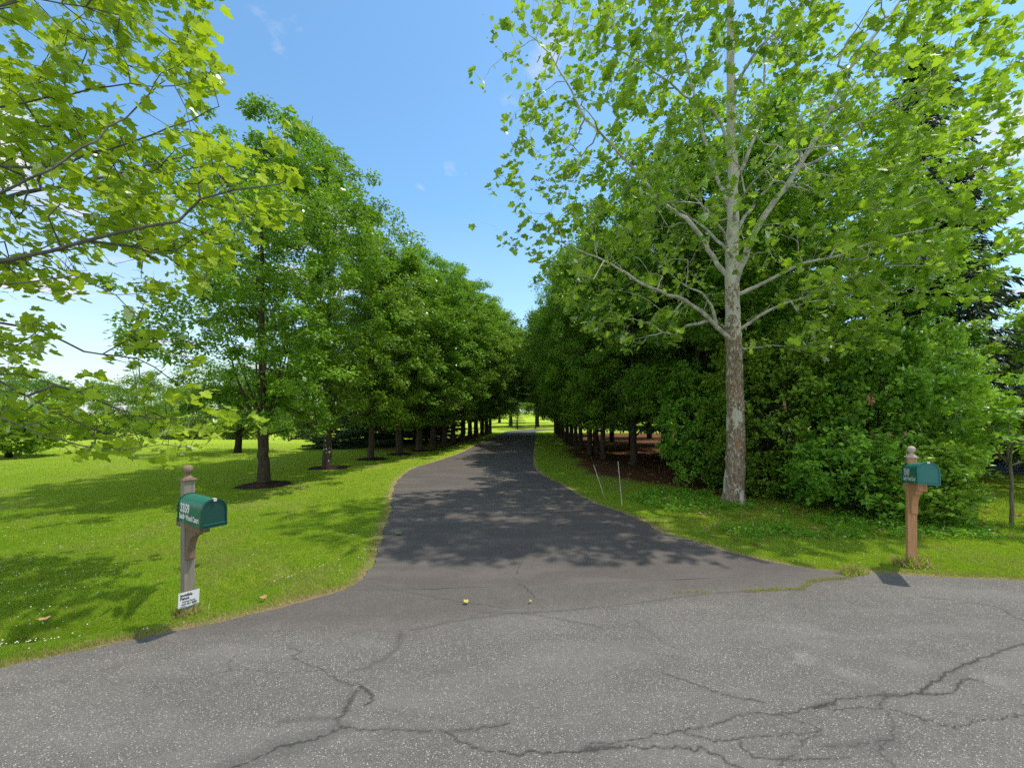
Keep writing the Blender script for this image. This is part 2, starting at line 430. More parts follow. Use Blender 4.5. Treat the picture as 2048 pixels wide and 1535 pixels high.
# ------------------------------------------------------------------ setting curves (metres, from the road in front)
L_EDGE = [G(690, 1180), G(725, 1160), G(750, 1120), G(762, 1085), G(772, 1050), G(784, 1018), G(783, 1002), G(796, 961), G(829, 936), G(880, 920), G(927, 903), G(958, 887), G(989, 875), G(1006, 865.5)]
R_EDGE = [G(1744, 1146), G(1684, 1143.5), G(1603, 1133.5), G(1542, 1123), G(1461, 1105), G(1400, 1087), G(1325, 1066), G(1290, 1045), G(1247, 1026), G(1204, 1012), G(1161, 992), G(1122, 969), G(1083, 949), G(1067, 932), G(1066, 914), G(1069, 883), G(1071, 865.5)]
FAR_C = [(.7, 41.6), (1.4, 47), (4.5, 51.5), (10, 54), (22, 56)]
ROADEDGE = [(-14, -7.0), (-9, -2.2), (-6.5, .5), (-5.2, 1.75), tuple(G(0, 1336)), tuple(G(150, 1305)), tuple(G(300, 1272)), tuple(G(450, 1243)), tuple(G(600, 1205)), tuple(G(690, 1180)),
            (-1.2, 4.23), (1.0, 4.42), (2.6, 4.58), tuple(G(1744, 1146)), tuple(G(1865, 1153)), tuple(G(2048, 1162)), (8, 4.15), (12, 3.2), (20, -.5), (30, -8)]
def curve(pts, n, pw=1.0):
    """Catmull-Rom resample"""
    pts = np.array(pts, float); k = len(pts)
    P0 = np.vstack([2*pts[0]-pts[1], pts, 2*pts[-1]-pts[-2]])
    seg = np.linalg.norm(np.diff(pts, axis=0), axis=1)**pw; cum = np.concatenate([[0], np.cumsum(seg)]); cum /= cum[-1]
    out = []
    for t in np.linspace(0, 1, n):
        i = min(int(np.searchsorted(cum, t, side='right'))-1, k-2); u = (t-cum[i])/(cum[i+1]-cum[i])
        a, b, c, d = P0[i], P0[i+1], P0[i+2], P0[i+3]
        out.append(.5*(2*b+(c-a)*u+(2*a-5*b+4*c-d)*u*u+(-a+3*b-3*c+d)*u**3))
    return np.array(out)
Lc = curve(L_EDGE, 500, .6); Rc = curve(R_EDGE, 500, .6)
rx = np.array([p[0] for p in ROADEDGE]); ry = np.array([p[1] for p in ROADEDGE])
_rng = np.random.default_rng(5)
def wob(x, s=1.0, a=.02):
    return a*(np.sin(x*7.1*s+1)+.6*np.sin(x*17.3*s)+.45*np.sin(x*41.7*s+2)+.3*np.sin(x*97*s))
def road_y(x): return np.interp(x, rx, ry)
def drive_x(y):
    """left and right edge of the drive at y"""
    l = np.interp(y, Lc[:, 1], Lc[:, 0]); r = np.interp(y, Rc[:, 1], Rc[:, 0]); return l, r
FARc = curve(FAR_C, 60)
def on_road(x, y, m=0.0):
    l, r = drive_x(y)
    a = y < road_y(x)+m
    b = (y > 4.1) & (y < 41.8) & (x > l-m) & (x < r+m)
    c = np.zeros_like(a)
    far = y > 41
    if far.any():
        d = np.sqrt(((np.stack([x[far], y[far]], 1)[:, None, :]-FARc[None])**2).sum(2)).min(1)
        c[far] = d < 1.75+m
    return a | b | c
def edge_dist(x, y):
    """rough distance outside the asphalt"""
    l, r = drive_x(np.clip(y, 4.3, 41.6))
    dd = np.maximum(l-x, x-r); dd = np.where((y > 4.2) & (y < 42), dd, 9)
    dr = (y-road_y(x))*.85
    inside = (dd < 0) | (dr < 0)
    return np.where(inside, -1, np.minimum(dd, dr))
SW = np.array([G(-260, 1300), G(0, 1262), G(180, 1245), G(330, 1222), G(450, 1180), G(560, 1142), G(640, 1118)])
def poly_dist(x, y, pts):
    best = np.full(x.shape, 1e9)
    for a, b in zip(pts[:-1], pts[1:]):
        v = b-a; t = np.clip(((x-a[0])*v[0]+(y-a[1])*v[1])/(v@v), 0, 1)
        best = np.minimum(best, np.hypot(x-a[0]-t*v[0], y-a[1]-t*v[1]))
    return best
def ss(x, a, b):
    t = np.clip((x-a)/(b-a), 0, 1); return t*t*(3-2*t)
def terrain(x, y):
    z = np.zeros_like(x)
    e = edge_dist(x, y)
    near = ss(e, 0, .5)
    sd = poly_dist(x, y, SW)
    z += -.13*np.exp(-(sd/.26)**2)*near+.05*np.exp(-((sd-.55)/.3)**2)*near
    z += .02*np.sin(x*.9+1)*np.sin(y*.7)*ss(e, .3, 2)*ss(14-np.abs(y), 0, 4)
    left = ss(-x, 3, 9)
    z += -1.25*ss(y, 29.5, 42)*left
    z += 4.0*ss(y, 110, 300)
    return z-.004*(e < 0)

# ------------------------------------------------------------------ ground
def spaced(segs):
    out = [np.array([segs[0][0]])]
    for a, b, st in segs: out.append(np.linspace(a, b, max(2, int(round((b-a)/st))+1))[1:])
    return np.concatenate(out)
xs = spaced([(-500, -100, 50), (-100, -30, 5), (-30, -12, .6), (-12, 9, .07), (9, 30, .6), (30, 100, 5), (100, 500, 50)])
ys = spaced([(-60, 0, 5), (0, 2.5, .25), (2.5, 12, .06), (12, 30, .25), (30, 60, .8), (60, 140, 4), (140, 700, 40)])
X, Y = np.meshgrid(xs, ys); x, y = X.ravel(), Y.ravel()
z = terrain(x, y)
e = edge_dist(x, y)
def fbm(x, y, s, seed=0):
    r = np.random.default_rng(seed); v = 0
    for k in range(5):
        a = r.random()*6.28; f = s*1.9**k
        v = v+np.sin((x*math.cos(a)+y*math.sin(a))*f+r.random()*9+1.3*np.sin((y*math.cos(a)-x*math.sin(a))*f*.7+r.random()*9))/1.5**k
    return v/2.6
dry = np.exp(-(np.maximum(e, 0)/(.12+.06*fbm(x, y, 3.1, 9)))**2)*.98*(e > -.2)
dry += .45*np.clip(fbm(x, y, 1.3, 3)-.25, 0, 1)
sd = poly_dist(x, y, SW[3:])
dirt = .95*np.exp(-(sd/.06)**2)*np.clip(fbm(x, y, 2.1, 8)+.55, 0, 1)
for (px, py, r_, s_) in ((378, 1138, .09, 1.), (322, 1152, .06, .7), (1085+200, 1085, .0, 0), (1468, 1080, .10, .8), (1510, 1090, .08, .8), (1360, 1056, .05, .6), (640, 1136, .07, .6), (430, 1150, .05, .4), (20, 1268, .16, .8), (90, 1160, .08, .7), (125, 1180, .07, .6)):
    if r_ > 0:
        g = G(px, py); dirt += s_*np.exp(-(np.hypot((x-g[0]), (y-g[1])*.8)/r_)**2)
# pine straw under the woods on the right and beneath the far part of the left row
l, r = drive_x(np.clip(y, 4.3, 41.6))
wob1 = .5*fbm(x, y, .9, 4)
straw = ss(x-(r+1.6+ss(-y, -13, -9)*1.2)+wob1, 0, .7)*ss(y+.5*wob1, 8.6, 9.6)*ss(-y, -44, -40)*ss(30-x, 0, 4)
straw = straw*np.where((x > 11) & (y < 17), 0, 1)
straw = np.maximum(straw, ss((l-1.1)-x+wob1*.5, 0, .5)*ss(x-(l-6.0), 0, 1)*ss(y, 19.5, 22)*ss(-y, -44, -40)*.9)
ii = np.arange((len(ys)-1)*len(xs)).reshape(len(ys)-1, len(xs))[:, :-1].ravel()
Q = np.stack([ii, ii+1, ii+1+len(xs), ii+len(xs)], 1)

m, nt, out = newmat('lawn_ground'); t = NT(nt)
p = t.pos()
n1 = t.noise(p, 90, 5, .75); n2 = t.noise(p, 1.1, 4, .6); n3 = t.noise(t.scl(p, (1, 1, 1)), 9, 4, .7); n4 = t.noise(t.scl(p, (.25, 1.0, 1)), .8, 2, .5)
g1 = t.ramp(n1, [(.30, (.09, .20, .014)), (.50, (.28, .43, .03)), (.70, (.50, .60, .09))])
g1 = t.mix(t.ramp(n2, [(.35, 0.0), (.7, .65)]), g1, (.46, .52, .06))
g1 = t.mix(t.ramp(n3, [(.35, .5), (.6, 0.0)]), g1, (.10, .25, .010))
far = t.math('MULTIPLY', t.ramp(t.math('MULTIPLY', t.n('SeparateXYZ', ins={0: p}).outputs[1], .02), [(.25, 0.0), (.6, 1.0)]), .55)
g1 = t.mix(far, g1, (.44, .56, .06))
dryc = t.ramp(n1, [(.3, (.34, .24, .13)), (.7, (.66, .50, .30))])
dirtc = t.ramp(n1, [(.3, (.07, .035, .02)), (.7, (.19, .10, .06))])
strawc = t.ramp(t.noise(p, 40, 6, .8), [(.3, (.07, .035, .02)), (.55, (.19, .095, .05)), (.75, (.36, .22, .13))])
c = t.mix(t.math('MINIMUM', t.math('MULTIPLY', t.attr('dry'), t.math('MULTIPLY_ADD', n3, 1.0, .45)), 1.0), g1, dryc)
c = t.mix(t.math('MINIMUM', t.attr('straw'), 1.0), c, strawc)
c = t.mix(t.math('MINIMUM', t.attr('dirt'), 1.0), c, dirtc)
b = t.n('BsdfDiffuse', ins={'Color': c, 'Normal': t.bump(t.math('ADD', t.noise(p, 120, 3, .8), t.math('MULTIPLY', n3, .8)), 1.0, .035)})
nt.links.new(b.outputs[0], out.inputs[0]); M['lawn'] = m
tag(link('ground', mesh('ground', np.stack([x, y, z], 1), Q, M['lawn'], smooth=True, dry=dry, dirt=dirt, straw=straw)), kind='structure')

# ------------------------------------------------------------------ asphalt
def jag(pts, seed, n=14, a=.02):
    c = curve(pts, n*(len(pts)-1)+1); r = np.random.default_rng(seed)
    off = r.normal(0, a, c.shape); off[1:-1] = (off[1:-1]+off[:-2]*.6+off[2:]*.6)*.8
    return c+off
CR = [  # pixel polylines: thin cracks (width m, strength, stain)
 ([(0, 1362), (140, 1362)], .004, .5, 0), ([(380, 1360), (470, 1342), (560, 1344), (650, 1340)], .007, .8, 0),
 ([(462, 1345), (458, 1325), (470, 1312)], .006, .7, 0), ([(580, 1295), (600, 1305), (585, 1315), (640, 1340), (680, 1362), (722, 1374)], .008, .8, .010),
 ([(722, 1374), (735, 1385), (745, 1400), (728, 1412)], .010, 1, .02), ([(722, 1374), (700, 1400), (690, 1425), (672, 1442)], .009, .9, .035),
 ([(672, 1442), (690, 1455), (760, 1460), (900, 1462), (1020, 1448)], .008, .9, .03), ([(560, 1445), (600, 1438), (672, 1438)], .005, .3, .03),
 ([(690, 1455), (640, 1475), (560, 1495), (500, 1525), (450, 1540)], .012, 1, .075), ([(800, 1270), (790, 1300), (745, 1330), (700, 1345)], .006, .4, .035),
 ([(890, 1465), (960, 1500), (1070, 1507), (1130, 1505), (1250, 1495), (1400, 1500), (1480, 1535)], .009, 1, .018), ([(1170, 1498), (1245, 1496)], .02, .8, .05),
 ([(1335, 1350), (1400, 1372), (1450, 1390), (1530, 1405)], .007, .8, .02), ([(1210, 1310), (1270, 1340)], .005, .5, 0),
 ([(1640, 1412), (1700, 1395), (1830, 1388), (1860, 1370), (1930, 1330), (1980, 1312), (2060, 1284)], .011, 1, .022), ([(1625, 1416), (1665, 1408)], .02, 1, .045),
 ([(1830, 1388), (1900, 1385), (1925, 1360), (1965, 1362)], .009, 1, .02), ([(1640, 1412), (1560, 1430), (1500, 1428), (1400, 1455), (1260, 1480), (1180, 1488)], .008, .9, .016),
 ([(1660, 1420), (1760, 1418), (1830, 1432), (1900, 1455), (1980, 1440), (2060, 1430)], .007, .9, .012), ([(1560, 1430), (1640, 1460), (1600, 1490), (1560, 1535)], .006, .8, .01),
 ([(1760, 1418), (1770, 1390), (1800, 1388)], .008, .9, .02), ([(1770, 1420), (1790, 1460), (1760, 1500), (1790, 1535)], .006, .7, .01), ([(1650, 1495), (1790, 1480)], .007, .6, .045),
 ([(1350, 1460), (1420, 1480), (1500, 1475), (1640, 1465)], .006, .8, .012), ([(1480, 1480), (1500, 1510), (1560, 1520), (1700, 1515)], .006, .8, .012),
 ([(1840, 1193), (1920, 1203), (1990, 1213), (2030, 1235), (2060, 1245)], .008, .9, .012), ([(1960, 1400), (2060, 1410)], .005, .6, .0),
 ([(740, 1165), (790, 1180), (900, 1200), (1010, 1216)], .006, .7, .010), ([(1045, 1120), (1030, 1160), (1050, 1175), (1070, 1195)], .008, .8, .012),
 ([(1090, 1085), (1120, 1110), (1125, 1120)], .006, .8, 0), ([(1010, 1228), (1200, 1215), (1400, 1190), (1500, 1180)], .006, .5, .022),
 ([(820, 1262), (900, 1245), (1010, 1228)], .005, .4, .025), ([(1270, 1240), (1320, 1280), (1360, 1300)], .006, .6, .012), ([(960, 1225), (1070, 1230), (1200, 1255)], .004, .35, .02),
]
crk = []
for k, (pl, w, st, stain) in enumerate(CR):
    crk.append((jag([G(a, b) for a, b in pl], 100+k, 22, .0065), w*.8, st, stain))
def crack_attr(x, y):
    c = np.zeros_like(x); s = np.zeros_like(x)
    for pts, w, st, stain in crk:
        bb = (x > pts[:, 0].min()-.2) & (x < pts[:, 0].max()+.2) & (y > pts[:, 1].min()-.2) & (y < pts[:, 1].max()+.2)
        if not bb.any(): continue
        d = poly_dist(x[bb], y[bb], pts)
        wv = w*(.9+.7*fbm(x[bb], y[bb], 9, 2))
        c[bb] = np.maximum(c[bb], st*np.clip(1.3-d/np.maximum(wv*.75, .002), 0, 1))
        if stain: s[bb] = np.maximum(s[bb], ss(-d, -stain*(1.1+.8*fbm(x[bb], y[bb], 5, 6)), -stain*.25)*.8)
    return c, s
def asphalt(name, base, hi, speck, dens, tone):
    m, nt, out = newmat(name); t = NT(nt); p = t.pos()
    vo = t.n('TexVoronoi', feature='F1', ins={'Vector': p, 'Scale': 145.0, 'Randomness': 1.0})
    sp = t.n('SeparateColor', ins={0: vo.outputs['Color']}); r1 = sp.outputs[0]
    vo2 = t.n('TexVoronoi', feature='F1', ins={'Vector': p, 'Scale': 270.0, 'Randomness': 1.0}); r2 = t.n('SeparateColor', ins={0: vo2.outputs['Color']}).outputs[1]
    lo = t.noise(p, .8, 5, .6); mid = t.noise(p, 6, 4, .6)
    c = t.ramp(r2, [(0, tuple(v*.62 for v in base)), (.6, base), (1, hi)])
    stone = t.math('MULTIPLY', t.math('GREATER_THAN', r1, 1-dens), t.math('LESS_THAN', vo.outputs['Distance'], t.math('MULTIPLY_ADD', sp.outputs[2], .32, .18)))
    c = t.mix(t.math('MULTIPLY', stone, t.math('MULTIPLY_ADD', sp.outputs[1], .75, .25)), c, speck)
    c = t.mix(t.ramp(lo, [(.3, .35), (.7, 0.0)]), c, tuple(v*.62 for v in base))
    c = t.mix(t.ramp(mid, [(.35, 0.0), (.75, .22)]), c, tone)
    c = t.mix(t.ramp(t.noise(t.scl(p, (.35, 1.2, 1)), 2.2, 5, .6, .5), [(.45, 0.0), (.75, .35)]), c, tuple(v*1.35 for v in tone))
    if dens > .1:
        sm_ = t.ramp(r2, [(0, (.070, .061, .055)), (.6, (.122, .106, .096)), (1, (.185, .163, .148))])
        sm_ = t.mix(t.math('MULTIPLY', stone, .12), sm_, (.4, .38, .36))
        bl = t.math('ADD', t.attr('blend'), t.math('MULTIPLY_ADD', t.noise(p, 4, 6, .75), 1.5, -.75)); bl = t.math('MULTIPLY', t.math('MINIMUM', bl, 1.0), t.math('GREATER_THAN', t.attr('blend'), .001), clamp=True)
        c = t.mix(bl, c, sm_)
    c = t.mix(t.math('MULTIPLY', t.attr('stain'), t.math('MULTIPLY_ADD', t.noise(p, 35, 4, .7), .9, .35), clamp=True), c, (.095, .092, .086))
    c = t.mix(t.math('MULTIPLY', t.attr('pale'), .55), c, (.46, .45, .43))
    c = t.mix(t.math('MULTIPLY', t.attr('crack'), .8), c, (.028, .025, .022))
    h = t.math('SUBTRACT', t.math('MULTIPLY', r1, .5), t.math('MULTIPLY', t.attr('crack'), 1.5))
    b = t.n('BsdfPrincipled', ins={'Base Color': c, 'Roughness': .82, 'Normal': t.bump(t.math('ADD', h, t.math('MULTIPLY', vo.outputs['Distance'], -.8)), .55, .006)})
    b.inputs['Specular IOR Level'].default_value = .25
    nt.links.new(b.outputs[0], out.inputs[0]); return m
M['road'] = asphalt('coarse_asphalt', (.138, .126, .114), (.275, .255, .232), (.70, .68, .64), .19, (.205, .19, .175))
M['drive'] = asphalt('smooth_asphalt', (.118, .102, .092), (.180, .158, .144), (.32, .30, .28), .03, (.175, .150, .135))

# road in front: columns in x, rows from behind the viewer up to its far edge
cx = spaced([(-14, -6.5, .25), (-6.5, 7, .0125), (7, 30, .4)])
far_y = road_y(cx)
inn = (cx > -1.7) & (cx < 4.15)
far_y = far_y+np.where(inn, .0, wob(cx, 1.0, .009))+np.where(inn, .012*np.sin(cx*2.3)+.006*np.sin(cx*9), 0)
nr = 280
V = []
tt = np.linspace(0, 1, nr)
# lower rows: constant 1.9 m line for the visible piece, then two coarse rows behind
y_lo = np.minimum(1.95, far_y-.3)
rows = [np.full_like(cx, -40.0), np.minimum(-12.0, far_y-3), y_lo]+[y_lo+(far_y-y_lo)*u for u in tt[1:]]
Yr = np.stack(rows); Xr = np.tile(cx, (len(rows), 1)); x, y = Xr.ravel(), Yr.ravel()
ca, sa_ = crack_attr(x, y)
pale = np.zeros_like(x)
for (px, py, r_, s_) in ((1600, 1258, .13, .35), (1595, 1316, .12, .55), (1700, 1345, .14, .3), (1990, 1362, .14, .3), (1560, 1235, .1, .15), (1830, 1330, .12, .2)):
    g = G(px, py); pale += s_*np.exp(-(np.hypot(x-g[0], (y-g[1])*1.6)/r_)**2)*np.clip(.6+fbm(x, y, 14, 3), 0, 1)
zz = np.full_like(x, .006)+.012*0
W = len(cx)
bp = np.array([G(*q) for q in ((-300, 1352), (0, 1312), (300, 1284), (600, 1262), (820, 1262), (1010, 1228), (1250, 1208), (1500, 1184), (1700, 1158), (2048, 1158))])
blend = ss(y-np.interp(x, bp[:, 0], bp[:, 1]), -.22, .30)*.9*ss(9-x, 4.6, 5.6)
ii = (np.arange(len(rows)-1)[:, None]*W+np.arange(W-1)[None]).ravel()
Q = np.stack([ii, ii+1, ii+1+W, ii+W], 1)
tag(link('road', mesh('road', np.stack([x, y, zz], 1), Q, M['road'], smooth=True, crack=ca, stain=sa_*.8, pale=pale, blend=blend)), kind='structure')

# driveway: rows run from the left edge to the right edge
n_row = 620
Lr = curve(L_EDGE, n_row, .55); Rr = curve(R_EDGE, n_row, .55)
def geomspace_y(c, y):  return np.stack([np.interp(y, c[:, 1], c[:, 0]), y], 1)
u = np.linspace(0, 1, n_row)
yl = 4.215*(41.6/4.215)**u; yr = 4.685*(41.6/4.685)**u
Lr = geomspace_y(Lc, yl); Rr = geomspace_y(Rc, yr)
Lr[:, 0] += wob(yl, .9, .018); Rr[:, 0] += wob(yr+3, .9, .018)
ncol = 300; w = np.linspace(0, 1, ncol)
Pd = Lr[:, None, :]*(1-w)[None, :, None]+Rr[:, None, :]*w[None, :, None]
base = road_y(Pd[..., 0])-.006+.004*np.sin(Pd[..., 0]*9)                     # the first rows lie a little over the road's edge
k_ = np.clip(1-(u[:, None])/.06, 0, 1)
Pd[..., 1] = Pd[..., 1]*(1-k_)+(base+(Pd[..., 1]-Pd[0, :, 1][None]))*k_
x, y = Pd[..., 0].ravel(), Pd[..., 1].ravel()
ca, sa_ = crack_attr(x, y)
seal = np.clip(1-np.abs(w-0)/.02, 0, 1)
ii = (np.arange(n_row-1)[:, None]*ncol+np.arange(ncol-1)[None]).ravel()
Q = np.stack([ii, ii+1, ii+1+ncol, ii+ncol], 1)
n0 = len(x)
# continuation round the bend
ct = curve(FAR_C, 40); tg = np.gradient(ct, axis=0); tg /= np.linalg.norm(tg, axis=1)[:, None]; nn = np.stack([-tg[:, 1], tg[:, 0]], 1)
hw = 1.72
Vl = ct+nn*hw; Vr = ct-nn*hw; Vl[0] = Lr[-1]; Vr[0] = Rr[-1]
x = np.concatenate([x, Vl[:, 0], Vr[:, 0]]); y = np.concatenate([y, Vl[:, 1], Vr[:, 1]])
jj = np.arange(39); Q2 = np.stack([n0+jj, n0+40+jj, n0+41+jj, n0+1+jj], 1)
ex = np.zeros(80)
tag(link('driveway', mesh('driveway', np.stack([x, y, np.concatenate([.0066+.0044*np.clip(np.repeat(u, ncol)/.05, 0, 1), np.full(80, .011)])], 1), np.concatenate([Q, Q2]), M['drive'], smooth=True,
     crack=np.concatenate([ca, ex]), stain=np.concatenate([sa_*.6, ex]), pale=np.zeros(len(x)))), kind='structure')
# neighbour's drive far right
sd_ = curve([(34, 9.5), (24, 12.2), (18, 13.6), (13.5, 14.2), (10, 16), (8.5, 19)], 40); tg = np.gradient(sd_, axis=0); tg /= np.linalg.norm(tg, axis=1)[:, None]; nn = np.stack([-tg[:, 1], tg[:, 0]], 1)
Vv = np.concatenate([sd_+nn*1.3, sd_-nn*1.3]); jj = np.arange(39)
me = mesh('side_road', np.column_stack([Vv, np.full(80, .03)]), np.stack([jj, jj+1, jj+41, jj+40], 1), princ('pale_asphalt', lambda t: t.ramp(t.noise(t.pos(), 60, 4, .7), [(.3, (.16, .155, .16)), (.7, (.26, .255, .26))]), .9))
tag(link('side_road', me), kind='structure')

# ------------------------------------------------------------------ grass
rng = np.random.default_rng(11)
def mulch_mask(x, y): 
    k = np.zeros(x.shape, bool)
    for mx, my, mr in MULCH: k |= np.hypot(x-mx, y-my) < mr*.93
    return k
LROW = [G(527, 970), G(655, 935), G(742, 918), G(798, 908), G(838, 901)]
LROW += [G(865, 893.5), G(889, 888.5), G(906, 884.5), G(925, 881), G(940, 878.5), G(952, 875), G(964, 871.5), G(973, 869), G(980, 867)]
RROW = [G(1261, 932), G(1200, 920), G(1174, 910), G(1157, 897), G(1148, 892), G(1139, 888), G(1131, 881), G(1124, 876), G(1118, 872), G(1113, 869), G(1109, 866.5)]
MULCH = [(LROW[i][0]+.05, LROW[i][1], .72-.03*i) for i in range(5)]
def scatter(n, xr, y0, y1, pw):
    """density falling with distance from the road"""
    u = rng.random(n); yy = (y0**(1-pw)+u*(y1**(1-pw)-y0**(1-pw)))**(1/(1-pw))
    xx = rng.uniform(-1.42, 1.42, n)*yy
    k = (xx > xr[0]) & (xx < xr[1]); return xx[k], yy[k]
xx, yy = scatter(1150000, (-24, 16), 2.6, 26, 2.15)
e = edge_dist(xx, yy); edge_n = .018+.03*(rng.random(len(xx)))
keep = ~on_road(xx, yy, 0) & (e > edge_n*.4) & ~mulch_mask(xx, yy)
l, r = drive_x(np.clip(yy, 4.3, 41.6))
wd = .5*fbm(xx, yy, .9, 4)
st = ss(xx-(r+1.6+ss(-yy, -13, -9)*1.2)+wd, 0, .7)*ss(yy+.5*wd, 8.6, 9.6)
keep &= (rng.random(len(xx)) > st*.97)
sdd = poly_dist(xx, yy, SW[3:])
keep &= ~((sdd < .055) & (fbm(xx, yy, 2.1, 8) > -.45) & (rng.random(len(xx)) < .85))
keep &= rng.random(len(xx)) > .93*np.exp(-(np.maximum(e, 0)/(.10+.05*fbm(xx, yy, 3.1, 9)))**2)
for (px, py, r_) in ((378, 1138, .10), (322, 1152, .07), (1468, 1080, .10), (1510, 1090, .09), (20, 1268, .16), (640, 1136, .07), (430, 1150, .05), (90, 1160, .07), (125, 1180, .06)):
    g = G(px, py); keep &= (np.hypot(xx-g[0], yy-g[1]) > r_) | (rng.random(len(xx)) < .15)
xx, yy, e = xx[keep], yy[keep], e[keep]
n = len(xx); zz = terrain(xx, yy)
patch = fbm(xx, yy, 2.2, 21); tuft = fbm(xx, yy, 11, 22)
h = (.026+.016*rng.random(n)+.014*np.clip(tuft, -1, 1)+.010*patch)*(1+.022*yy)
wild = ss(xx, 2.4, 4.0)*ss(yy, 5.6, 6.6)*ss(-yy, -12, -9)          # rougher growth by the shrubs
h *= 1+1.3*wild*np.clip(.5+tuft, 0, 1)
h *= .8+.9*np.exp(-(e/.12)**2)*np.clip(fbm(xx, yy, 4, 30), 0, 1)
wv = (.0032+.0012*rng.random(n))*(.55+.22*yy)
d = np.stack([rng.normal(0, .42, n), rng.normal(0, .42, n), np.ones(n)], 1)
nm = rng.normal(0, 1, (n, 3)); nm[:, 2] = .3
dn = d/np.linalg.norm(d, axis=1)[:, None]
xa = np.cross(dn, nm); xa /= np.linalg.norm(xa, axis=1)[:, None]
B = np.stack([xx, yy, zz-.004], 1)
V = np.stack([B-xa*wv[:, None]/2, B+xa*wv[:, None]/2, B+dn*h[:, None]], 1).reshape(-1, 3)
dryness = np.exp(-(e/.14)**2)
big = fbm(xx, yy, .55, 90)
tint = np.clip(.40+.24*patch+.22*rng.normal(0, 1, n)+.12*tuft+.22*big, 0, 1)
mi = (rng.random(n) < .05+.75*dryness+.42*np.clip(fbm(xx, yy, 1.3, 3)-.12, 0, 1)+.10*np.clip(big, 0, 1)).astype(np.int32)
M['straw_blade'] = leaf_mat('dry_grass_blade', (.30, .24, .09), (.62, .50, .22), (.5, .42, .15), tw=.3, gloss=.03, clump=False)
tag(link('grass', mesh('grass', V, np.arange(3*n).reshape(-1, 3), [M['grass'], M['straw_blade']], mat_idx=mi, tint=np.repeat(tint, 3))),
    'short mown green grass over the verges and lawns', 'grass', kind='stuff')
# clover heads
n = 1500; xx, yy = scatter(n*2, (-22, 12), 3.0, 20, 1.6)
k = ~on_road(xx, yy, .05) & (edge_dist(xx, yy) > .05) & (fbm(xx, yy, 1.1, 44) > -.1) & ~mulch_mask(xx, yy)
xx, yy = xx[k], yy[k]; n = len(xx)
sz = .0055*(.8+.6*rng.random(n))
OCT = (np.array([(1,0,0),(-1,0,0),(0,1,0),(0,-1,0),(0,0,1),(0,0,-1)], float), np.array([(0,2,4),(2,1,4),(1,3,4),(3,0,4),(2,0,5),(1,2,5),(3,1,5),(0,3,5)]))
V, T, ti = leaves(rng, np.stack([xx, yy, terrain(xx, yy)+.045], 1), np.tile([0, 1., 0], (n, 1)), np.tile([0, 0, 1.], (n, 1)), sz, OCT, rng.random(n))
tag(link('clover_flowers', mesh('clover_flowers', V, T, M['clover'])), 'tiny white clover flower heads dotted over the grass', 'flowers', kind='stuff')

# ------------------------------------------------------------------ mulch rings
m_mulch = princ('mulch', lambda t: t.ramp(t.noise(t.pos(), 55, 6, .8), [(.35, (.018, .012, .009)), (.6, (.07, .045, .032)), (.8, (.16, .11, .08))]), .95, lambda t: t.bump(t.noise(t.pos(), 60, 5, .8), 1.0, .03), spec=.1)
ORD = ['first', 'second', 'third', 'fourth', 'fifth', 'sixth', 'seventh', 'eighth', 'ninth', 'tenth', 'eleventh', 'twelfth', 'thirteenth', 'fourteenth', 'fifteenth']
def mulch_bed(cx_, cy_, R_, hgt, label, seed, mat=m_mulch):
    r = np.random.default_rng(seed); na, nr_ = 48, 9
    V = [(cx_, cy_, hgt)]
    ph = r.random(4)*6
    for i in range(1, nr_+1):
        for k in range(na):
            a = 2*math.pi*k/na; f = i/nr_
            R2 = R_*f*(1+.06*math.sin(3*a+ph[0])+.05*math.sin(7*a+ph[1])+.04*math.sin(13*a+ph[2]))
            V.append((cx_+R2*math.cos(a), cy_+R2*math.sin(a), hgt*(1-f**1.3)**.9-.004*(i == nr_)+.006*r.normal()*(i < nr_)))
    Fc3 = np.array([(0, 1+k, 1+(k+1) % na) for k in range(na)])
    Fc4 = np.array([(1+(i-1)*na+k, 1+i*na+k, 1+i*na+(k+1) % na, 1+(i-1)*na+(k+1) % na) for i in range(1, nr_) for k in range(na)])
    return tag(link('mulch_bed', mesh('mulch_bed', V, [Fc3, Fc4], mat, smooth=True)), label, 'mulch bed', 'mulch rings under the row trees')
for i, (mx, my, mr) in enumerate(MULCH):
    mulch_bed(mx, my, mr, .11-.01*i, f'dark brown mulch ring around the {ORD[i]} tree of the left row, counted from the road', 60+i)
m_mulch2 = princ('leaf_mulch', lambda t: t.ramp(t.noise(t.pos(), 45, 6, .8), [(.35, (.035, .022, .015)), (.6, (.14, .08, .05)), (.8, (.32, .22, .15))]), .95, lambda t: t.bump(t.noise(t.pos(), 60, 5, .8), 1.0, .04), spec=.1)
for i in range(3):
    mulch_bed(RROW[i][0]+.1, RROW[i][1], .62-.04*i, .07, f'brown leaf-littered mulch ring around the {ORD[i]} tree of the right row, counted from the road', 80+i, m_mulch2)

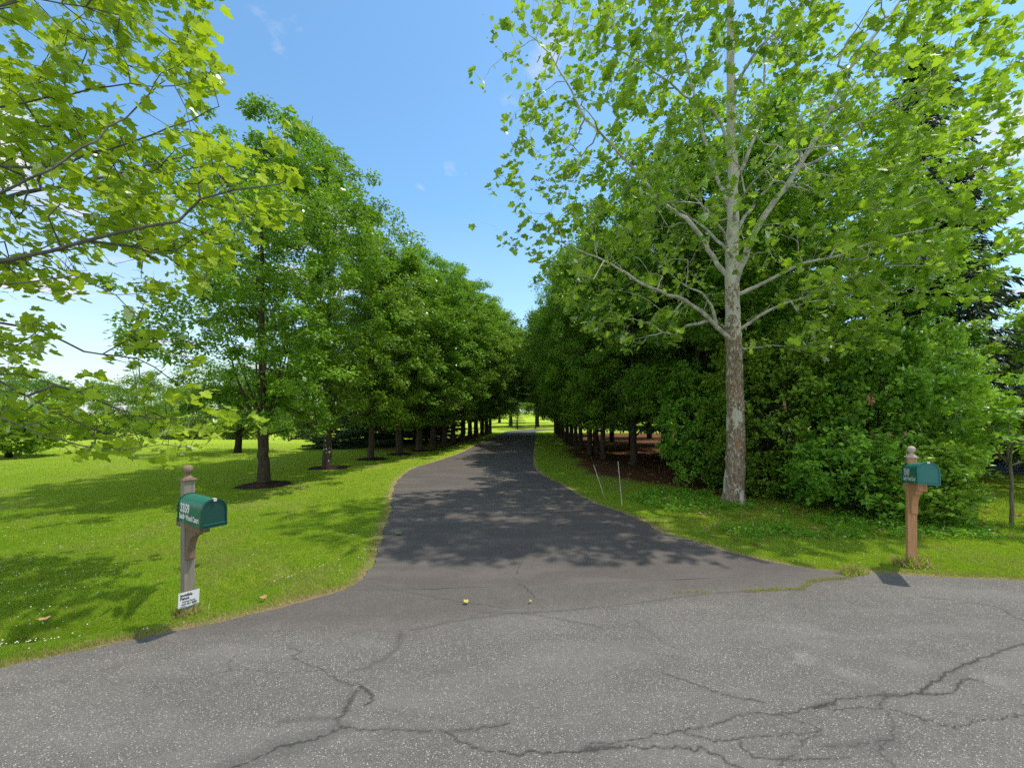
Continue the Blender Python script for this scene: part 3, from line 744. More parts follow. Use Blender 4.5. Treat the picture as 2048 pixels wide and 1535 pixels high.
# ------------------------------------------------------------------ pear rows
print('pears')
pears = [make_broadleaf(31, 9.7, 2.95, 1.65, .135, 430, 125, .29, .101, OVAL, M['pear_leaf'], M['bark_pear'], limbs=7, fork=1.35),
         make_broadleaf(47, 10.0, 2.8, 1.6, .13, 430, 125, .29, .101, OVAL, M['pear_leaf'], M['bark_pear'], limbs=7, fork=1.6),
         make_broadleaf(59, 9.9, 2.65, 1.6, .12, 430, 125, .29, .101, OVAL, M['pear_leaf'], M['bark_pear'], limbs=6, fork=1.7)]
first = []
hs = [1.0, 1.04, 1.0, .98, 1.0, 1.02, 1.0, 1.0, 1.0, 1.0, .98, .98, .96, .96]
for i, g in enumerate(LROW):
    lab = f'{ORD[i]} pear tree from the road in the row left of the driveway'
    if i == 0: lab = 'first pear tree from the road in the left row, largest mulch ring'
    if i == 1: lab = 'second pear tree from the road in the left row, trunk dotted with white lichen spots'
    rz = [0.4, 2.1, 4.0, 5.2, 1.3][i % 5]+i*.77
    s = hs[i]*(.97+.06*((i*37) % 10)/10)
    v = i % 3
    if i < 3: o = plant('pear_tree', *pears[v], (g[0], g[1], 0), lab, 'tree', 'pear trees lining the driveway', rz, s); first.append(o)
    else:
        wd_ = s*((1.0 if i < 7 else 1.2)+.05*min(i, 5)*((i*53) % 7)/5); o = copy_thing(first[v], (g[0], g[1], 0), rz, (wd_, wd_, s*(.92, .98, 1.02, 1.06, 1.12, 1.10, 1.18, 1.14, 1.22, 1.16, 1.2)[i-3]), lab)
for i, g in enumerate(RROW):  # right row
    s = (1.0, .98, 1.0, 1.0, .98, 1.0, .98, .98, .96, .96, .96)[i]
    lab = f'{ORD[i]} pear tree from the road in the row right of the driveway'
    copy_thing(first[(i+1) % 3], (g[0]+.12, g[1], 0), i*1.93+.6, ((.86, .82, .86, .84, .9, .95, 1.05, 1.1, 1.15, 1.2, 1.25)[i],)*2+(s*(.95, 1.02, .94, 1.04, 1.0, 1.1, 1.06, 1.16, 1.12, 1.2, 1.2)[i],), lab)
for i, (wx, wy, s) in enumerate([(5.6, 12.0, 1.06), (8.2, 12.4, 1.12), (10.8, 13.0, .95), (6.3, 16.5, 1.12), (3.9, 18.6, 1.0)]):
    o = copy_thing(first[i % 3], (wx, wy, 0), i*2.9+1, s, ['leafy dark tree rising left behind the sycamore trunk', 'tall leafy tree behind the sycamore crown, right of its trunk', 'leafy tree between the hedge and the tall drooping spruce', 'leafy wood tree further back behind the sycamore', 'leafy wood tree close behind the right pear row'][i])
    o.name = 'broadleaf_tree'; o['group'] = 'leafy trees at the edge of the right wood'
rl_ = np.random.default_rng(4); ml_ = princ('lichen_white', (.72, .72, .68), .9)
for k in range(11):
    a_ = rl_.uniform(-2.3, -.6)-first[1].rotation_euler[2]; z_ = rl_.uniform(.1, .95); q_ = .137+(.016 if z_ < .35 else 0); rr2 = rl_.uniform(.010, .026)
    c_ = np.array([q_*math.cos(a_), q_*math.sin(a_), z_]); tx_ = np.array([-math.sin(a_), math.cos(a_), 0])
    V = [c_]+[c_*np.array([.985, .985, 1])+tx_*rr2*math.cos(u_)+np.array([0, 0, rr2*1.2*math.sin(u_)]) for u_ in np.linspace(0, 5.6, 8)]
    link('lichen_spot', mesh('lichen_spot', V, np.array([(0, 1+j, 1+(j+1) % 8) for j in range(8)]), ml_), first[1])
# ------------------------------------------------------------------ right sycamore
print('sycamores')
def syc(name, base_xy, label, trunk_pts, trunk_r, limbs, ntgt, env, leafn, lm, twigmat, seed, leaf=.115, step=.22, cut=None, slim=1.0):
    """limbs: lists of world points relative to the trunk base"""
    rng = np.random.default_rng(seed); S = Skel(seed)
    S.limb(trunk_pts, step=.15, radii=trunk_r, jit=.008)
    for k, lb in enumerate(limbs): 
        pts, r0 = lb
        ids = S.limb(pts, grp=k+1, step=.18, jit=.012)
        for j, i in enumerate(ids): S.fixr[i] = slim*r0*(1-.85*(j/len(ids))**.75)
    T_ = env(rng, ntgt)
    lmb = S.p[:S.n]
    d0 = np.array([np.linalg.norm(lmb-t_, axis=1).min() for t_ in T_])
    tips = []
    for i in np.argsort(d0):
        ti_ = S.attach(T_[i], step=.16, up=.25, bow=.04, jit=.022, back=(0, 0))
        if ti_ is not None: tips.append(ti_)
    S.radii(tip=.0028, p=2.3)
    root = empty(name, (base_xy[0], base_xy[1], 0), label, 'tree', 'sycamore trees at the road')
    tv, tq = S.tubes({0}, knob=.012)
    link('trunk', mesh('trunk', tv, tq, M['bark_syc'], smooth=True), root)
    for k in range(len(limbs)):
        r_ = S.tubes({k+1}, knob=.02)
        if r_: link('branch', mesh('branch', r_[0], r_[1], twigmat, smooth=True), root)
    # leaves hang along the thin outer shoots
    thin = np.where(S.rad[:S.n] < .0085)[0]; thin = thin[thin > 3]
    w_ = np.ones(len(thin)); isT = np.isin(thin, tips); w_[isT] = 3.0
    pk = rng.choice(thin, leafn, p=w_/w_.sum())
    pos = S.p[pk]+rng.normal(0, .065, (leafn, 3)); pos[:, 2] -= .03
    cl_ = fbm(pos[:, 0]+.6*pos[:, 2], 1.3*pos[:, 1]+pos[:, 2], 2.3, 33+seed); k = rng.random(leafn) < np.clip(.75+1.1*cl_, .12, 1); pos = pos[k]; leafn = len(pos)
    if cut is not None:
        k = cut(pos); pos = pos[k]; leafn = len(pos)
    rel = pos.copy(); rel[:, 2] = 0; rel /= np.linalg.norm(rel, axis=1)[:, None]
    cv = fbm(pos[:, 0]-.5*pos[:, 2], pos[:, 1]+pos[:, 2]*1.2, 3.1, 51)
    V, T, ti = leaf_set(rng, pos, leaf, SYC, outward=rel*.8, flat=.55, droop=.5, sv=.34, upw=.9, tint=.5+.32*cv+.30*rng.normal(0, 1, leafn))
    link('foliage', mesh('foliage', V, T, lm, tint=ti), root)
    return root, S, tips
bx, by = G(1466, 1006); D = by
def cut_right(p):
    dz = p[:, 2]; gx = p[:, 0]+bx-math.sin(rad(76))/math.tan(rad(67))*dz; gy = p[:, 1]+by-math.cos(rad(76))/math.tan(rad(67))*dz
    r_ = np.random.default_rng(77).random(len(p)); f_ = fbm(gx, gy, 1.9, 17)
    return ~(((gx < -1.5) & (r_ < .6)) | ((gx < 3.6) & (f_ > -.05) & (r_ < .62)))
def R3(px, py, dy=0.0):
    q = P(px, py, D+dy); q[0] -= bx; q[1] -= by; return q
tp = [(0, 0, -.15), (0.02, 0, .25), R3(1472, 850), R3(1468, 700), R3(1464, 560), R3(1466, 400, .1), R3(1462, 200, .1), R3(1460, 0, .15), R3(1456, -160, .1), R3(1450, -300)]
tr = [.33, .205, .175, .160, .135, .11, .085, .065, .04, .012]
L = [
 ([R3(1455, 690), R3(1432, 655, -.1), R3(1385, 610, -.25), R3(1335, 588, -.3), R3(1285, 568, -.3), R3(1225, 530, -.2), R3(1160, 500, -.1), R3(1080, 470, 0)], .055),
 ([R3(1436, 662, -.1), R3(1420, 610, -.3), R3(1402, 585, -.5), R3(1372, 572, -.9), R3(1330, 540, -1.3)], .035),
 ([R3(1468, 570), R3(1498, 490, -.15), R3(1530, 430, -.3), R3(1585, 355, -.4), R3(1640, 260, -.5), R3(1700, 140, -.5), R3(1790, 20, -.5), R3(1850, -60, -.4)], .085),
 ([R3(1600, 335, -.4), R3(1660, 305, -.6), R3(1720, 245, -.9), R3(1800, 200, -1.2), R3(1880, 150, -1.4)], .035),
 ([R3(1475, 585), R3(1540, 560, -.3), R3(1600, 528, -.6), R3(1660, 515, -.9), R3(1760, 480, -1.3), R3(1870, 455, -1.7)], .05),
 ([R3(1475, 670), R3(1500, 645, -.2), R3(1560, 610, -.5), R3(1640, 585, -.9), R3(1730, 540, -1.3), R3(1850, 530, -1.6)], .038),
 ([R3(1475, 706), R3(1505, 695, .1), R3(1540, 690, .1), R3(1570, 693, .0), R3(1622, 712, -.1)], .028),
 ([R3(1465, 560), R3(1435, 530, .1), R3(1385, 450, .2), R3(1330, 410, .3), R3(1285, 360, .2), R3(1225, 290, 0), R3(1170, 235, 0), R3(1140, 180, 0), R3(1100, 110, -.1), R3(1050, 60, 0)], .062),
 ([R3(1465, 430), R3(1425, 330, .2), R3(1398, 240, .2), R3(1375, 130, .3), R3(1350, 20, .3), R3(1330, -80, .3)], .05),
 ([R3(1464, 290), R3(1430, 230, -.2), R3(1370, 190, -.5), R3(1290, 130, -.7), R3(1210, 90, -.7), R3(1130, 60, -.6)], .038),
 ([R3(1467, 370), R3(1500, 300, .2), R3(1525, 210, .3), R3(1530, 60, .4), R3(1545, -60, .4)], .05),
 ([R3(1466, 470), R3(1500, 420, .5), R3(1580, 330, 1.1), R3(1700, 260, 1.8), R3(1800, 220, 2.4)], .05),
 ([R3(1466, 520), R3(1450, 480, -.6), R3(1430, 440, -1.3), R3(1400, 410, -2.1), R3(1360, 400, -2.7)], .04),
 ([R3(1466, 450), R3(1480, 400, -.6), R3(1530, 340, -1.4), R3(1600, 300, -2.1), R3(1680, 290, -2.7)], .04),
 ([R3(1464, 500), R3(1400, 450, .8), R3(1330, 400, 1.6), R3(1250, 370, 2.3)], .045),
 ([R3(1464, 200), R3(1500, 120, -.5), R3(1580, 30, -1.0), R3(1650, -60, -1.4)], .04),
]
def env_right(r, n):
    out = []
    while len(out) < n:
        t_ = r.random()**.9; z_ = 3.0+t_*9.5
        Rm = 5.6*np.interp(t_, [0, .12, .3, .5, .75, 1], [.55, .85, 1.0, 1.0, .8, .25])
        a = r.random()*2*math.pi; q = Rm*(.25+.75*r.random()**.5)
        x_, y_ = q*math.cos(a), q*math.sin(a)*.50
        if x_ < 0: z_ += .12*q*.8
        px = CX+(x_+bx)/(y_+by)*F; py = HY-(z_-H)/(y_+by)*F
        if px < 1010+max(0, py-480)*.9: continue
        if py > 700: continue
        if 560 < py and 1380 < px < 1580 and y_ < .6: continue
        if 600 < py and px > 1800: continue
        out.append((x_, y_, z_))
    out += [tuple(R3(px, py, dy)) for px, py, dy in ((975, 30, 0), (985, 60, 0), (990, 75, .1), (945, 140, 0), (975, 148, 0), (965, 165, .1), (1010, 110, 0), (960, 445, 0), (985, 450, .2), (1000, 465, 0), (990, 370, .3), (1000, 340, 0), (1020, 320, .2), (1050, 230, 0), (1660, 590, -1.8), (1700, 610, -2), (1740, 640, -2), (1640, 640, -1.9), (1980, 380, -.5), (2010, 420, -.5), (1950, 330, -.5), (1990, 560, -1), (1920, 560, -1.2), (2030, 540, -1), (1860, 540, -1), (1515, 690, -1), (1500, 680, -1))]
    return np.array(out)
rs, RS, rtips = syc('sycamore_tree', (bx, by), 'tall sycamore with mottled brown and white trunk at the right of the driveway mouth', tp, tr, L, 2500, env_right, 48000, M['syc_leaf'], M['bark_syc_branch'], 7, leaf=.104, slim=.88, cut=cut_right)
# pruning scars
for (px, py, r_) in ((1478, 887, .045), (1468, 790, .03), (1456, 770, .028), (1484, 912, .028)):
    q = R3(px, py); mb = MB(); mb.lathe([(r_*1.25, 0), (r_*1.2, .02), (r_*.8, .03), (r_*.75, .022), (.001, .02)], 14)
    ang = math.atan2(-by, -bx)+(.25 if px > 1470 else -.3)
    Tm = Matrix.Translation((q[0]*.0+.165*math.cos(ang)+R3(1472, py)[0]*.9, .165*math.sin(ang), q[2])) @ Matrix.Rotation(ang, 4, 'Z') @ Matrix.Rotation(rad(90), 4, 'Y')
    mb.build('branch_scar', princ('scar_wood', lambda t: t.ramp(t.noise(t.obj(), 40, 4), [(.3, (.22, .09, .045)), (.7, (.5, .30, .17))]), .8), rs, smooth=True, T=Tm)
# seed balls
mb = MB(); mb.lathe([(.001, -.013), (.009, -.009), (.013, 0), (.009, .009), (.001, .013)], 8); mb.lathe([(.0012, .012), (.0012, .11)], 3)
sbm = princ('seed_ball', (.07, .055, .035), .9); sb = None
rr_ = np.random.default_rng(3)
left_tips = [t_ for t_ in rtips if RS.p[t_][0] < -1.8]
for t_ in rr_.choice(left_tips, 26, replace=False):
    q = RS.p[t_]+np.array([rr_.normal(0, .03), rr_.normal(0, .03), -.11])
    if sb is None: sb = mb.build('seed_ball', sbm, rs, smooth=True); sb.location = q
    else:
        c_ = sb.copy(); C.objects.link(c_); c_.parent = rs; c_.location = q

# ------------------------------------------------------------------ left sycamore (its trunk stands outside the picture)
bx, by = -6.6, 4.3; D = by
def L3(px, py, Yd):
    q = P(px, py, Yd); q[0] -= bx; q[1] -= by; return q
def root3(z, a=0): return np.array([.0, 0, z])
tp = [(0, 0, -.15), (0, 0, .3), (0.03, 0, 2.0), (0, .05, 4.0), (.05, 0, 6.0), (0, 0, 8.0), (0, 0, 10)]
tr = [.25, .20, .17, .14, .10, .06, .015]
L = [
 ([root3(2.3), L3(-150, 570, 4.2), L3(0, 523, 4.0), L3(103, 503, 3.9), L3(171, 479, 3.9), L3(291, 455, 4.0), L3(352, 441, 4.0), L3(402, 402, 4.1), L3(470, 380, 4.2), L3(560, 370, 4.4)], .055),
 ([L3(171, 479, 3.9), L3(267, 494, 4.1), L3(350, 500, 4.4), L3(430, 450, 4.7)], .018),
 ([root3(3.0), L3(-120, 345, 4.3), L3(0, 332, 4.1), L3(96, 332, 4.1), L3(180, 310, 4.2), L3(300, 270, 4.3), L3(440, 215, 4.6)], .04),
 ([root3(1.7), L3(-120, 660, 4.6), L3(0, 645, 4.6), L3(82, 660, 4.7), L3(170, 700, 4.8), L3(239, 711, 4.8), L3(308, 733, 4.9), L3(342, 757, 5), L3(400, 780, 5.1), L3(440, 790, 5.2)], .035),
 ([root3(1.6), L3(-130, 720, 4.1), L3(0, 764, 4.0), L3(51, 792, 4.0), L3(120, 829, 4.1), L3(191, 860, 4.2), L3(250, 872, 4.4), L3(330, 860, 4.6)], .032),
 ([L3(55, 785, 4.0), L3(103, 769, 4.1), L3(164, 781, 4.3), L3(239, 819, 4.5), L3(291, 833, 4.6), L3(380, 835, 4.8), L3(450, 832, 4.9), L3(510, 838, 5.0)], .018),
 ([root3(1.4), L3(-120, 820, 4.0), L3(0, 838, 3.9), L3(85, 867, 3.9), L3(171, 893, 4.0), L3(239, 901, 4.1), L3(325, 891, 4.2), L3(385, 895, 4.3)], .022),
 ([root3(3.9), L3(-100, 60, 4.2), L3(0, 20, 3.9), L3(71, 0, 3.9), L3(171, 15, 4.0), L3(239, 27, 4.0), L3(284, 31, 4.1), L3(340, 80, 4.3), L3(400, 110, 4.5)], .028),
 ([root3(2.6), L3(-140, 450, 3.6), L3(-40, 400, 3.3), L3(60, 360, 3.3), L3(160, 300, 3.5), L3(250, 230, 3.8), L3(330, 160, 4.2)], .035),
 ([root3(3.4), L3(-120, 260, 4.4), L3(0, 215, 4.4), L3(100, 195, 4.5), L3(220, 170, 4.8), L3(350, 170, 5.0), L3(450, 130, 5.2)], .03),
 ([root3(2.0), L3(-140, 600, 3.8), L3(0, 575, 3.5), L3(60, 560, 3.5), L3(150, 550, 3.6), L3(230, 590, 3.8), L3(290, 650, 4)], .03),
 ([root3(2.4), (-.8, 1.2, 3.4), (-1.6, 2.2, 4.2), (-2.0, 3.2, 4.8)], .05),
 ([root3(2.8), (-1.2, -.9, 3.6), (-2.6, -1.6, 4.6), (-3.4, -2.2, 5)], .05),
 ([root3(4.0), (.6, 1.4, 5.2), (1.2, 2.4, 6.2), (1.6, 3.2, 6.8)], .045),
 ([root3(4.6), (.9, -.9, 5.8), (1.4, -1.8, 7.0)], .045),
]
def env_left(r, n):
    out = []
    edge_x = [(-50, 440), (0, 420), (90, 420), (180, 505), (230, 545), (300, 600), (400, 600), (460, 540), (540, 440), (640, 440), (720, 400), (760, 450), (830, 480), (880, 440), (905, 380), (930, 360)]
    ey = [a for a, b_ in edge_x]; ex_ = [b_ for a, b_ in edge_x]
    while len(out) < n:
        if r.random() < .92:
            px = r.uniform(-380, 600); py = r.uniform(-250, 915); Yd = r.uniform(3.9, 5.6)
            if px > np.interp(py, ey, ex_)-15: continue
            if 690 < py < 780 and px > 60 and px < 330 and r.random() < .7: continue
            if 590 < py < 720 and 90 < px < 420 and r.random() < .55: continue
            if py > 860 and (px < 110 or r.random() < .6): continue
            if py > 640 and r.random() < .12: continue
            if fbm(np.array([px/90.]), np.array([py/60.]), .8, 12)[0] < -.38: continue
            if px < -60 and r.random() < .6: continue
            if r.random() > np.interp(px, [-380, 300, 600], [1, .9, .7]): continue
            q = L3(px, py, Yd)
        else:
            a = r.random()*6.28; z_ = r.uniform(2.4, 9.5); q_ = 4.2*r.random()**.5*np.interp(z_, [2.4, 5, 9.5], [.9, 1, .35])
            q = np.array([q_*math.cos(a), q_*math.sin(a), z_])
            px = CX+(q[0]+bx)/(q[1]+by)*F if q[1]+by > .5 else -9
            py = HY-(q[2]-H)/(q[1]+by)*F if q[1]+by > .5 else 0
            if q[1]+by > .5 and px > 0: continue
        out.append(tuple(q))
    for px, py, Yd in ((515, 838, 5), (500, 850, 5), (470, 828, 5), (385, 905, 4.3), (365, 890, 4.3), (600, 300, 4.4), (575, 235, 4.6), (590, 350, 4.4), (610, 335, 4.4), (585, 410, 4.4), (560, 260, 4.5), (540, 350, 4.4)): out.append(tuple(L3(px, py, Yd)))
    return np.array(out)
def cut_left(p):
    s_ = np.array([math.sin(rad(76)), math.cos(rad(76))])/math.tan(rad(67)); dz = p[:, 2]-1.0
    gx = p[:, 0]+bx-s_[0]*dz+2.85; gy = p[:, 1]+by-s_[1]*dz-3.55
    return ~((np.hypot(gx, gy) < .55) & (dz > 0))
ls, LS, _ = syc('sycamore_tree', (bx, by), 'yellow-green sycamore reaching in from the left edge over the lawn and left mailbox', tp, tr, L, 1350, env_left, 13500, M['syc_leaf_left'], M['twig_syc_left'], 19, leaf=.093, slim=.72, cut=cut_left)

# ------------------------------------------------------------------ evergreen shrubs behind the right sycamore
print('shrubs')
def make_shrub(seed, height, R, nclump, per, sig, leaf, lm, wide=.42):
    rng = np.random.default_rng(seed); S = Skel(seed)
    S.limb([(0, 0, -.1), (0, 0, .3), (.05, 0, height*.5), (0, 0, height*.85)], step=.25, radii=[.06, .05, .03, .01])
    for k in range(7):
        a = k*.9+rng.random(); q = R*(.4+.3*rng.random())
        S.limb([(0, 0, .1+.3*rng.random()), (q*.5*math.cos(a), q*.5*math.sin(a), height*.3), (q*math.cos(a), q*math.sin(a), height*(.5+.3*rng.random()))], step=.25)
    ts = rng.random(nclump); a = rng.random(nclump)*2*np.pi
    lob = 1+.16*np.sin(a*3+seed+ts*6)+.10*np.sin(a*7+ts*15)+rng.normal(0, .06, nclump)
    f = np.where(ts < wide, (.62+.38*ts/wide), np.clip(np.cos((ts-wide)/(1-wide)*np.pi/2), 0, 1)**.6)
    nl = 26; tl = (np.arange(nl)+.5)/nl*.9; al = np.arange(nl)*2.4
    fl = np.where(tl < wide, (.62+.38*tl/wide), np.clip(np.cos((tl-wide)/(1-wide)*np.pi/2), 0, 1)**.6)
    lc = np.stack([R*fl*.68*np.cos(al), R*fl*.68*np.sin(al), .2+tl*(height-.3)], 1)
    li = rng.integers(0, nl, nclump); dv = rng.normal(0, 1, (nclump, 3)); dv[:, 2] += .3; dv[:, :2] += np.stack([np.cos(al[li]), np.sin(al[li])], 1)*.7; dv /= np.linalg.norm(dv, axis=1)[:, None]
    cen = lc[li]+dv*R*.34*(.6+.6*rng.random((nclump, 1)))
    cen[:, 2] = np.clip(cen[:, 2], .1, None)
    for i in np.argsort(np.hypot(cen[:, 0], cen[:, 1])): S.attach(cen[i], step=.3, up=.5, bow=.0)
    S.radii(tip=.003, p=2.5); tv, tq = S.tubes(minr=.0038)
    V, T, ti = clump_leaves(rng, cen, per, sig, leaf, (OVAL[0]*np.array([1.1, 1, 1]), OVAL[1]), (0, 0), flat=.1, droop=-.35)
    return mesh('stem', tv, tq, M['bark_dark'], smooth=True), mesh('foliage', V, T, lm, tint=ti)
sh = [make_shrub(5, 3.9, 1.55, 900, 24, .115, .088, M['holly_leaf']), make_shrub(9, 3.4, 1.4, 780, 24, .115, .088, M['holly_leaf']), make_shrub(13, 1.5, .85, 300, 22, .10, .082, M['holly_leaf'])]
SHR = [  # x, y, variant, scale, label
 (5.1, 10.7, 0, (.75, .75, .85), 'loose evergreen shrub left of the sycamore trunk, reaching toward the pear row'),
 (6.1, 9.4, 0, (1.0, 1.0, 1.0), 'broad dark holly shrub directly behind the sycamore trunk'),
 (7.7, 8.6, 1, (1.05, 1.05, 1.08), 'glossy holly shrub in the middle of the hedge between sycamore and right mailbox'),
 (8.75, 9.0, 0, (.9, .9, 1.0), 'tall airy holly shrub behind the right mailbox post'),
 (6.3, 7.5, 2, (1.15, 1.15, 1.05), 'low bright holly bush just right of the sycamore base'),
 (7.2, 7.2, 2, (1.1, 1.1, .9), 'low dark holly bush halfway between sycamore base and right mailbox'),
 (7.65, 7.65, 2, (.85, .85, .95), 'low holly bush right behind the lower post of the right mailbox'),
]
fs = {}
for (sx, sy, v, s, lab) in SHR:
    if v not in fs:
        o = empty('holly_shrub', (sx, sy, 0), lab, 'shrub', 'evergreen shrubs beside the sycamore', sx)
        link('stem', sh[v][0], o); link('foliage', sh[v][1], o); fs[v] = o; o.scale = s
    else: copy_thing(fs[v], (sx, sy, 0), sx*2.3, s, lab)
# dead twigs with brown leaves
rr_ = np.random.default_rng(8)
cs = [P(a, b_, 7.35) for a, b_ in ((1738, 795), (1745, 800), (1750, 870), (1780, 872), (1812, 868), (1690, 868), (1568, 810), (1520, 895), (1582, 855))]
for k, c_ in enumerate(cs[:7]):
    n = 14; V, T, ti = leaf_set(rr_, c_+np.column_stack([rr_.normal(0, .002, (n, 2)), rr_.uniform(-.06, .06, n)]), .07, OVAL, flat=.1, droop=.8)
    tw_ = np.array([(dx, dy, dz) for dz in (-.065, .065) for dx, dy in ((-.005, 0), (.005, 0), (0, .006))])+c_; q0 = len(V)
    V = np.concatenate([V, tw_]); T = np.concatenate([T, q0+np.array([(0, 1, 4), (0, 4, 3), (1, 2, 5), (1, 5, 4), (2, 0, 3), (2, 3, 5)])])
    tag(link('dead_leaf_cluster', mesh('dead_leaf_cluster', V, T, M['dead_leaf'])), ['upper withered brown leaf cluster in the holly hedge, left of a twin', 'upper withered brown leaf cluster in the holly hedge, right of a twin', 'withered brown leaves in the hedge, third cluster left of the right mailbox finial', 'withered brown leaves in the hedge, second cluster left of the right mailbox finial', 'withered brown leaves in the hedge just above the right mailbox finial', 'withered brown leaf cluster midway between sycamore trunk and right mailbox', 'withered brown leaf cluster in the hedge nearest the sycamore trunk'][k], 'dead leaves', 'withered leaves in the holly hedge')

# ------------------------------------------------------------------ weeds / ground cover near the sycamore base
n = 5200
u_, v_ = rng.random(n), rng.random(n)
xx = 2.6+u_*7.0; yy = 5.9+v_*3.6
k = (yy > road_y(xx)+.9) & (fbm(xx, yy, 1.7, 61) > .0) & ((xx-drive_x(yy)[1]) > .9)
xx, yy = xx[k], yy[k]; n = len(xx)
pos = np.repeat(np.stack([xx, yy, terrain(xx, yy)], 1), 5, 0)+rng.normal(0, .03, (n*5, 3))*np.array([1, 1, .0]); pos[:, 2] += .02+.10*rng.random(n*5)**1.5
V, T, ti = leaf_set(rng, pos, .05, OVAL, flat=.3, droop=-.1)
tag(link('weeds', mesh('weeds', V, T, M['weed_leaf'], tint=ti)), 'leafy green weeds and ivy around the sycamore base and under the holly hedge', 'ground cover', kind='stuff')
n = 900
xx = 2.9+rng.random(n)*6.8; yy = 6.0+rng.random(n)*3; k = yy > road_y(xx)+1.2; xx, yy = xx[k], yy[k]; n = len(xx)
V, T, ti = leaf_set(rng, np.stack([xx, yy, terrain(xx, yy)+.02+.02*rng.random(n)], 1), .06, OVAL, flat=.9, droop=0)
tag(link('leaf_litter', mesh('leaf_litter', V, T, M['dead_leaf'])), 'scattered dry brown leaves on the ground by the holly hedge', 'leaf litter', kind='stuff')
n = 2200
xx = rng.uniform(2.2, 13, n); yy = rng.uniform(9, 30, n); l, r = drive_x(yy); k = xx > r+1.2; xx, yy = xx[k], yy[k]; n = len(xx)
V, T, ti = leaf_set(rng, np.stack([xx, yy, terrain(xx, yy)+.015], 1), .07, OVAL, flat=.95, droop=0)
tag(link('woodland_litter', mesh('woodland_litter', V, T, M['dead_leaf'])), 'brown needles and leaves strewn over the woodland floor right of the driveway', 'leaf litter', kind='stuff')

# ------------------------------------------------------------------ sapling and small maple at the right edge
M['bark_sapling'] = bark('sapling_bark', (.16, .14, .10), (.34, .30, .24))
sm = make_broadleaf(71, 2.35, .85, 1.25, .024, 60, 22, .16, .10, MAPLE, M['maple_leaf'], M['bark_sapling'], limbs=4, fork=1.0, wide=.4)
plant('maple_sapling', sm[0], sm[1], (*G(2024, 1050), 0), 'thin maple sapling with pale green leaves at the right edge behind the mailbox', 'tree', 'young maples at the right edge')
sm2 = make_broadleaf(73, 4.4, 1.35, 1.3, .05, 130, 45, .25, .09, MAPLE, M['maple_leaf'], M['bark_pear'], limbs=5, fork=1.3, wide=.4)
plant('maple_tree', sm2[0], sm2[1], (12.7, 9.6, 0), 'taller light green maple behind the sapling at the right edge', 'tree', 'young maples at the right edge')

# ------------------------------------------------------------------ conifers
print('conifers')
cf = [make_conifer(3, 15.0, 3.3, 1.0, M['spruce'], dens=1.15, spray=.26, droop=.5), make_conifer(4, 12.0, 2.6, 2.0, M['spruce'], dens=1.0, spray=.24, droop=.25)]
cfb = [make_conifer(8, 9.0, 2.4, .4, M['blue_spruce'], dens=.9, spray=.2, droop=.15), make_conifer(12, 3.2, 1.25, .1, M['blue_spruce'], dens=1.0, spray=.14, droop=.1)]
c0 = plant('spruce_tree', *cf[0], (13.8, 13.5, 0), 'tall dark spruce with drooping branches behind the holly hedge, tip showing against the sky', 'tree', 'dark conifers in the wood right of the driveway', 0, (1, 1, .98))
c1 = plant('spruce_tree', *cf[1], (9.3, 14.5, 0), 'dark spruce behind the right half of the sycamore crown', 'tree', 'dark conifers in the wood right of the driveway', 1)
copy_thing(c0, (19.5, 13.5, 0), 2.2, (1, 1, .62), 'dark spruce at the far right edge, branches sloping down to the left')
WOOD = [(6.3, 13.6, 1, .8), (7.3, 17.5, 1, .95), (10.5, 19, 0, .8), (6.6, 22, 1, .9), (9.5, 25, 1, .95), (13.5, 23, 0, .75), (7.0, 28, 1, .85), (11, 32, 1, 1), (7.5, 36, 1, .85)]
for i, (wx, wy, v, s) in enumerate(WOOD):
    copy_thing((c0, c1)[v], (wx, wy, 0), i*1.7, s, f'{ORD[i]} dark conifer of the wood behind the right pear row, going away from the road')
cd = make_conifer(21, 6.0, 2.3, .1, M['spruce'], dens=1.5, spray=.24, droop=.3)
b0 = plant('blue_spruce', *cfb[0], (17.0, 12.2, 0), 'blue-grey spruce at the right edge above the young maple', 'tree', 'blue spruces', 0, .72)
WOODL = [(-8.6, 23.5, 1, 1), (-7.4, 27.0, 1, .95), (-6.6, 31, 1, 1), (-9.8, 27, 1.1, 1.1), (-6.2, 35, 1, 1), (-10.6, 22.5, .6, .45)]
for i, (wx, wy, s, sz_) in enumerate(WOODL):
    if i == 0: d0_ = plant('spruce_tree', *cd, (wx, wy, 0), 'first low dark evergreen behind the left pear row, going away from the road', 'tree', 'dark evergreens behind the left pear row')
    else: copy_thing(d0_, (wx, wy, -.0), i*2.1, (s, s, sz_), f'{ORD[i]} low dark evergreen behind the left pear row, going away from the road')
s0 = plant('blue_spruce', *cfb[1], (.65, 61, 0), 'small blue spruce straight ahead at the end of the driveway', 'tree', 'blue spruces', 0, (1.3, 1.3, .95))
copy_thing(b0, (-27, 20.5, 0), 1, (.42, .42, .34), 'small blue spruce at the left edge of the lawn beside a round green shrub')
copy_thing(s0, (-24, 47, -1.25), 2, 1.1, 'distant blue-green spruce on the lower lawn between the first two pear trunks')
copy_thing(s0, (-18.5, 49, -1.25), 3, .9, 'distant smaller spruce on the lower lawn just left of the second pear trunk')

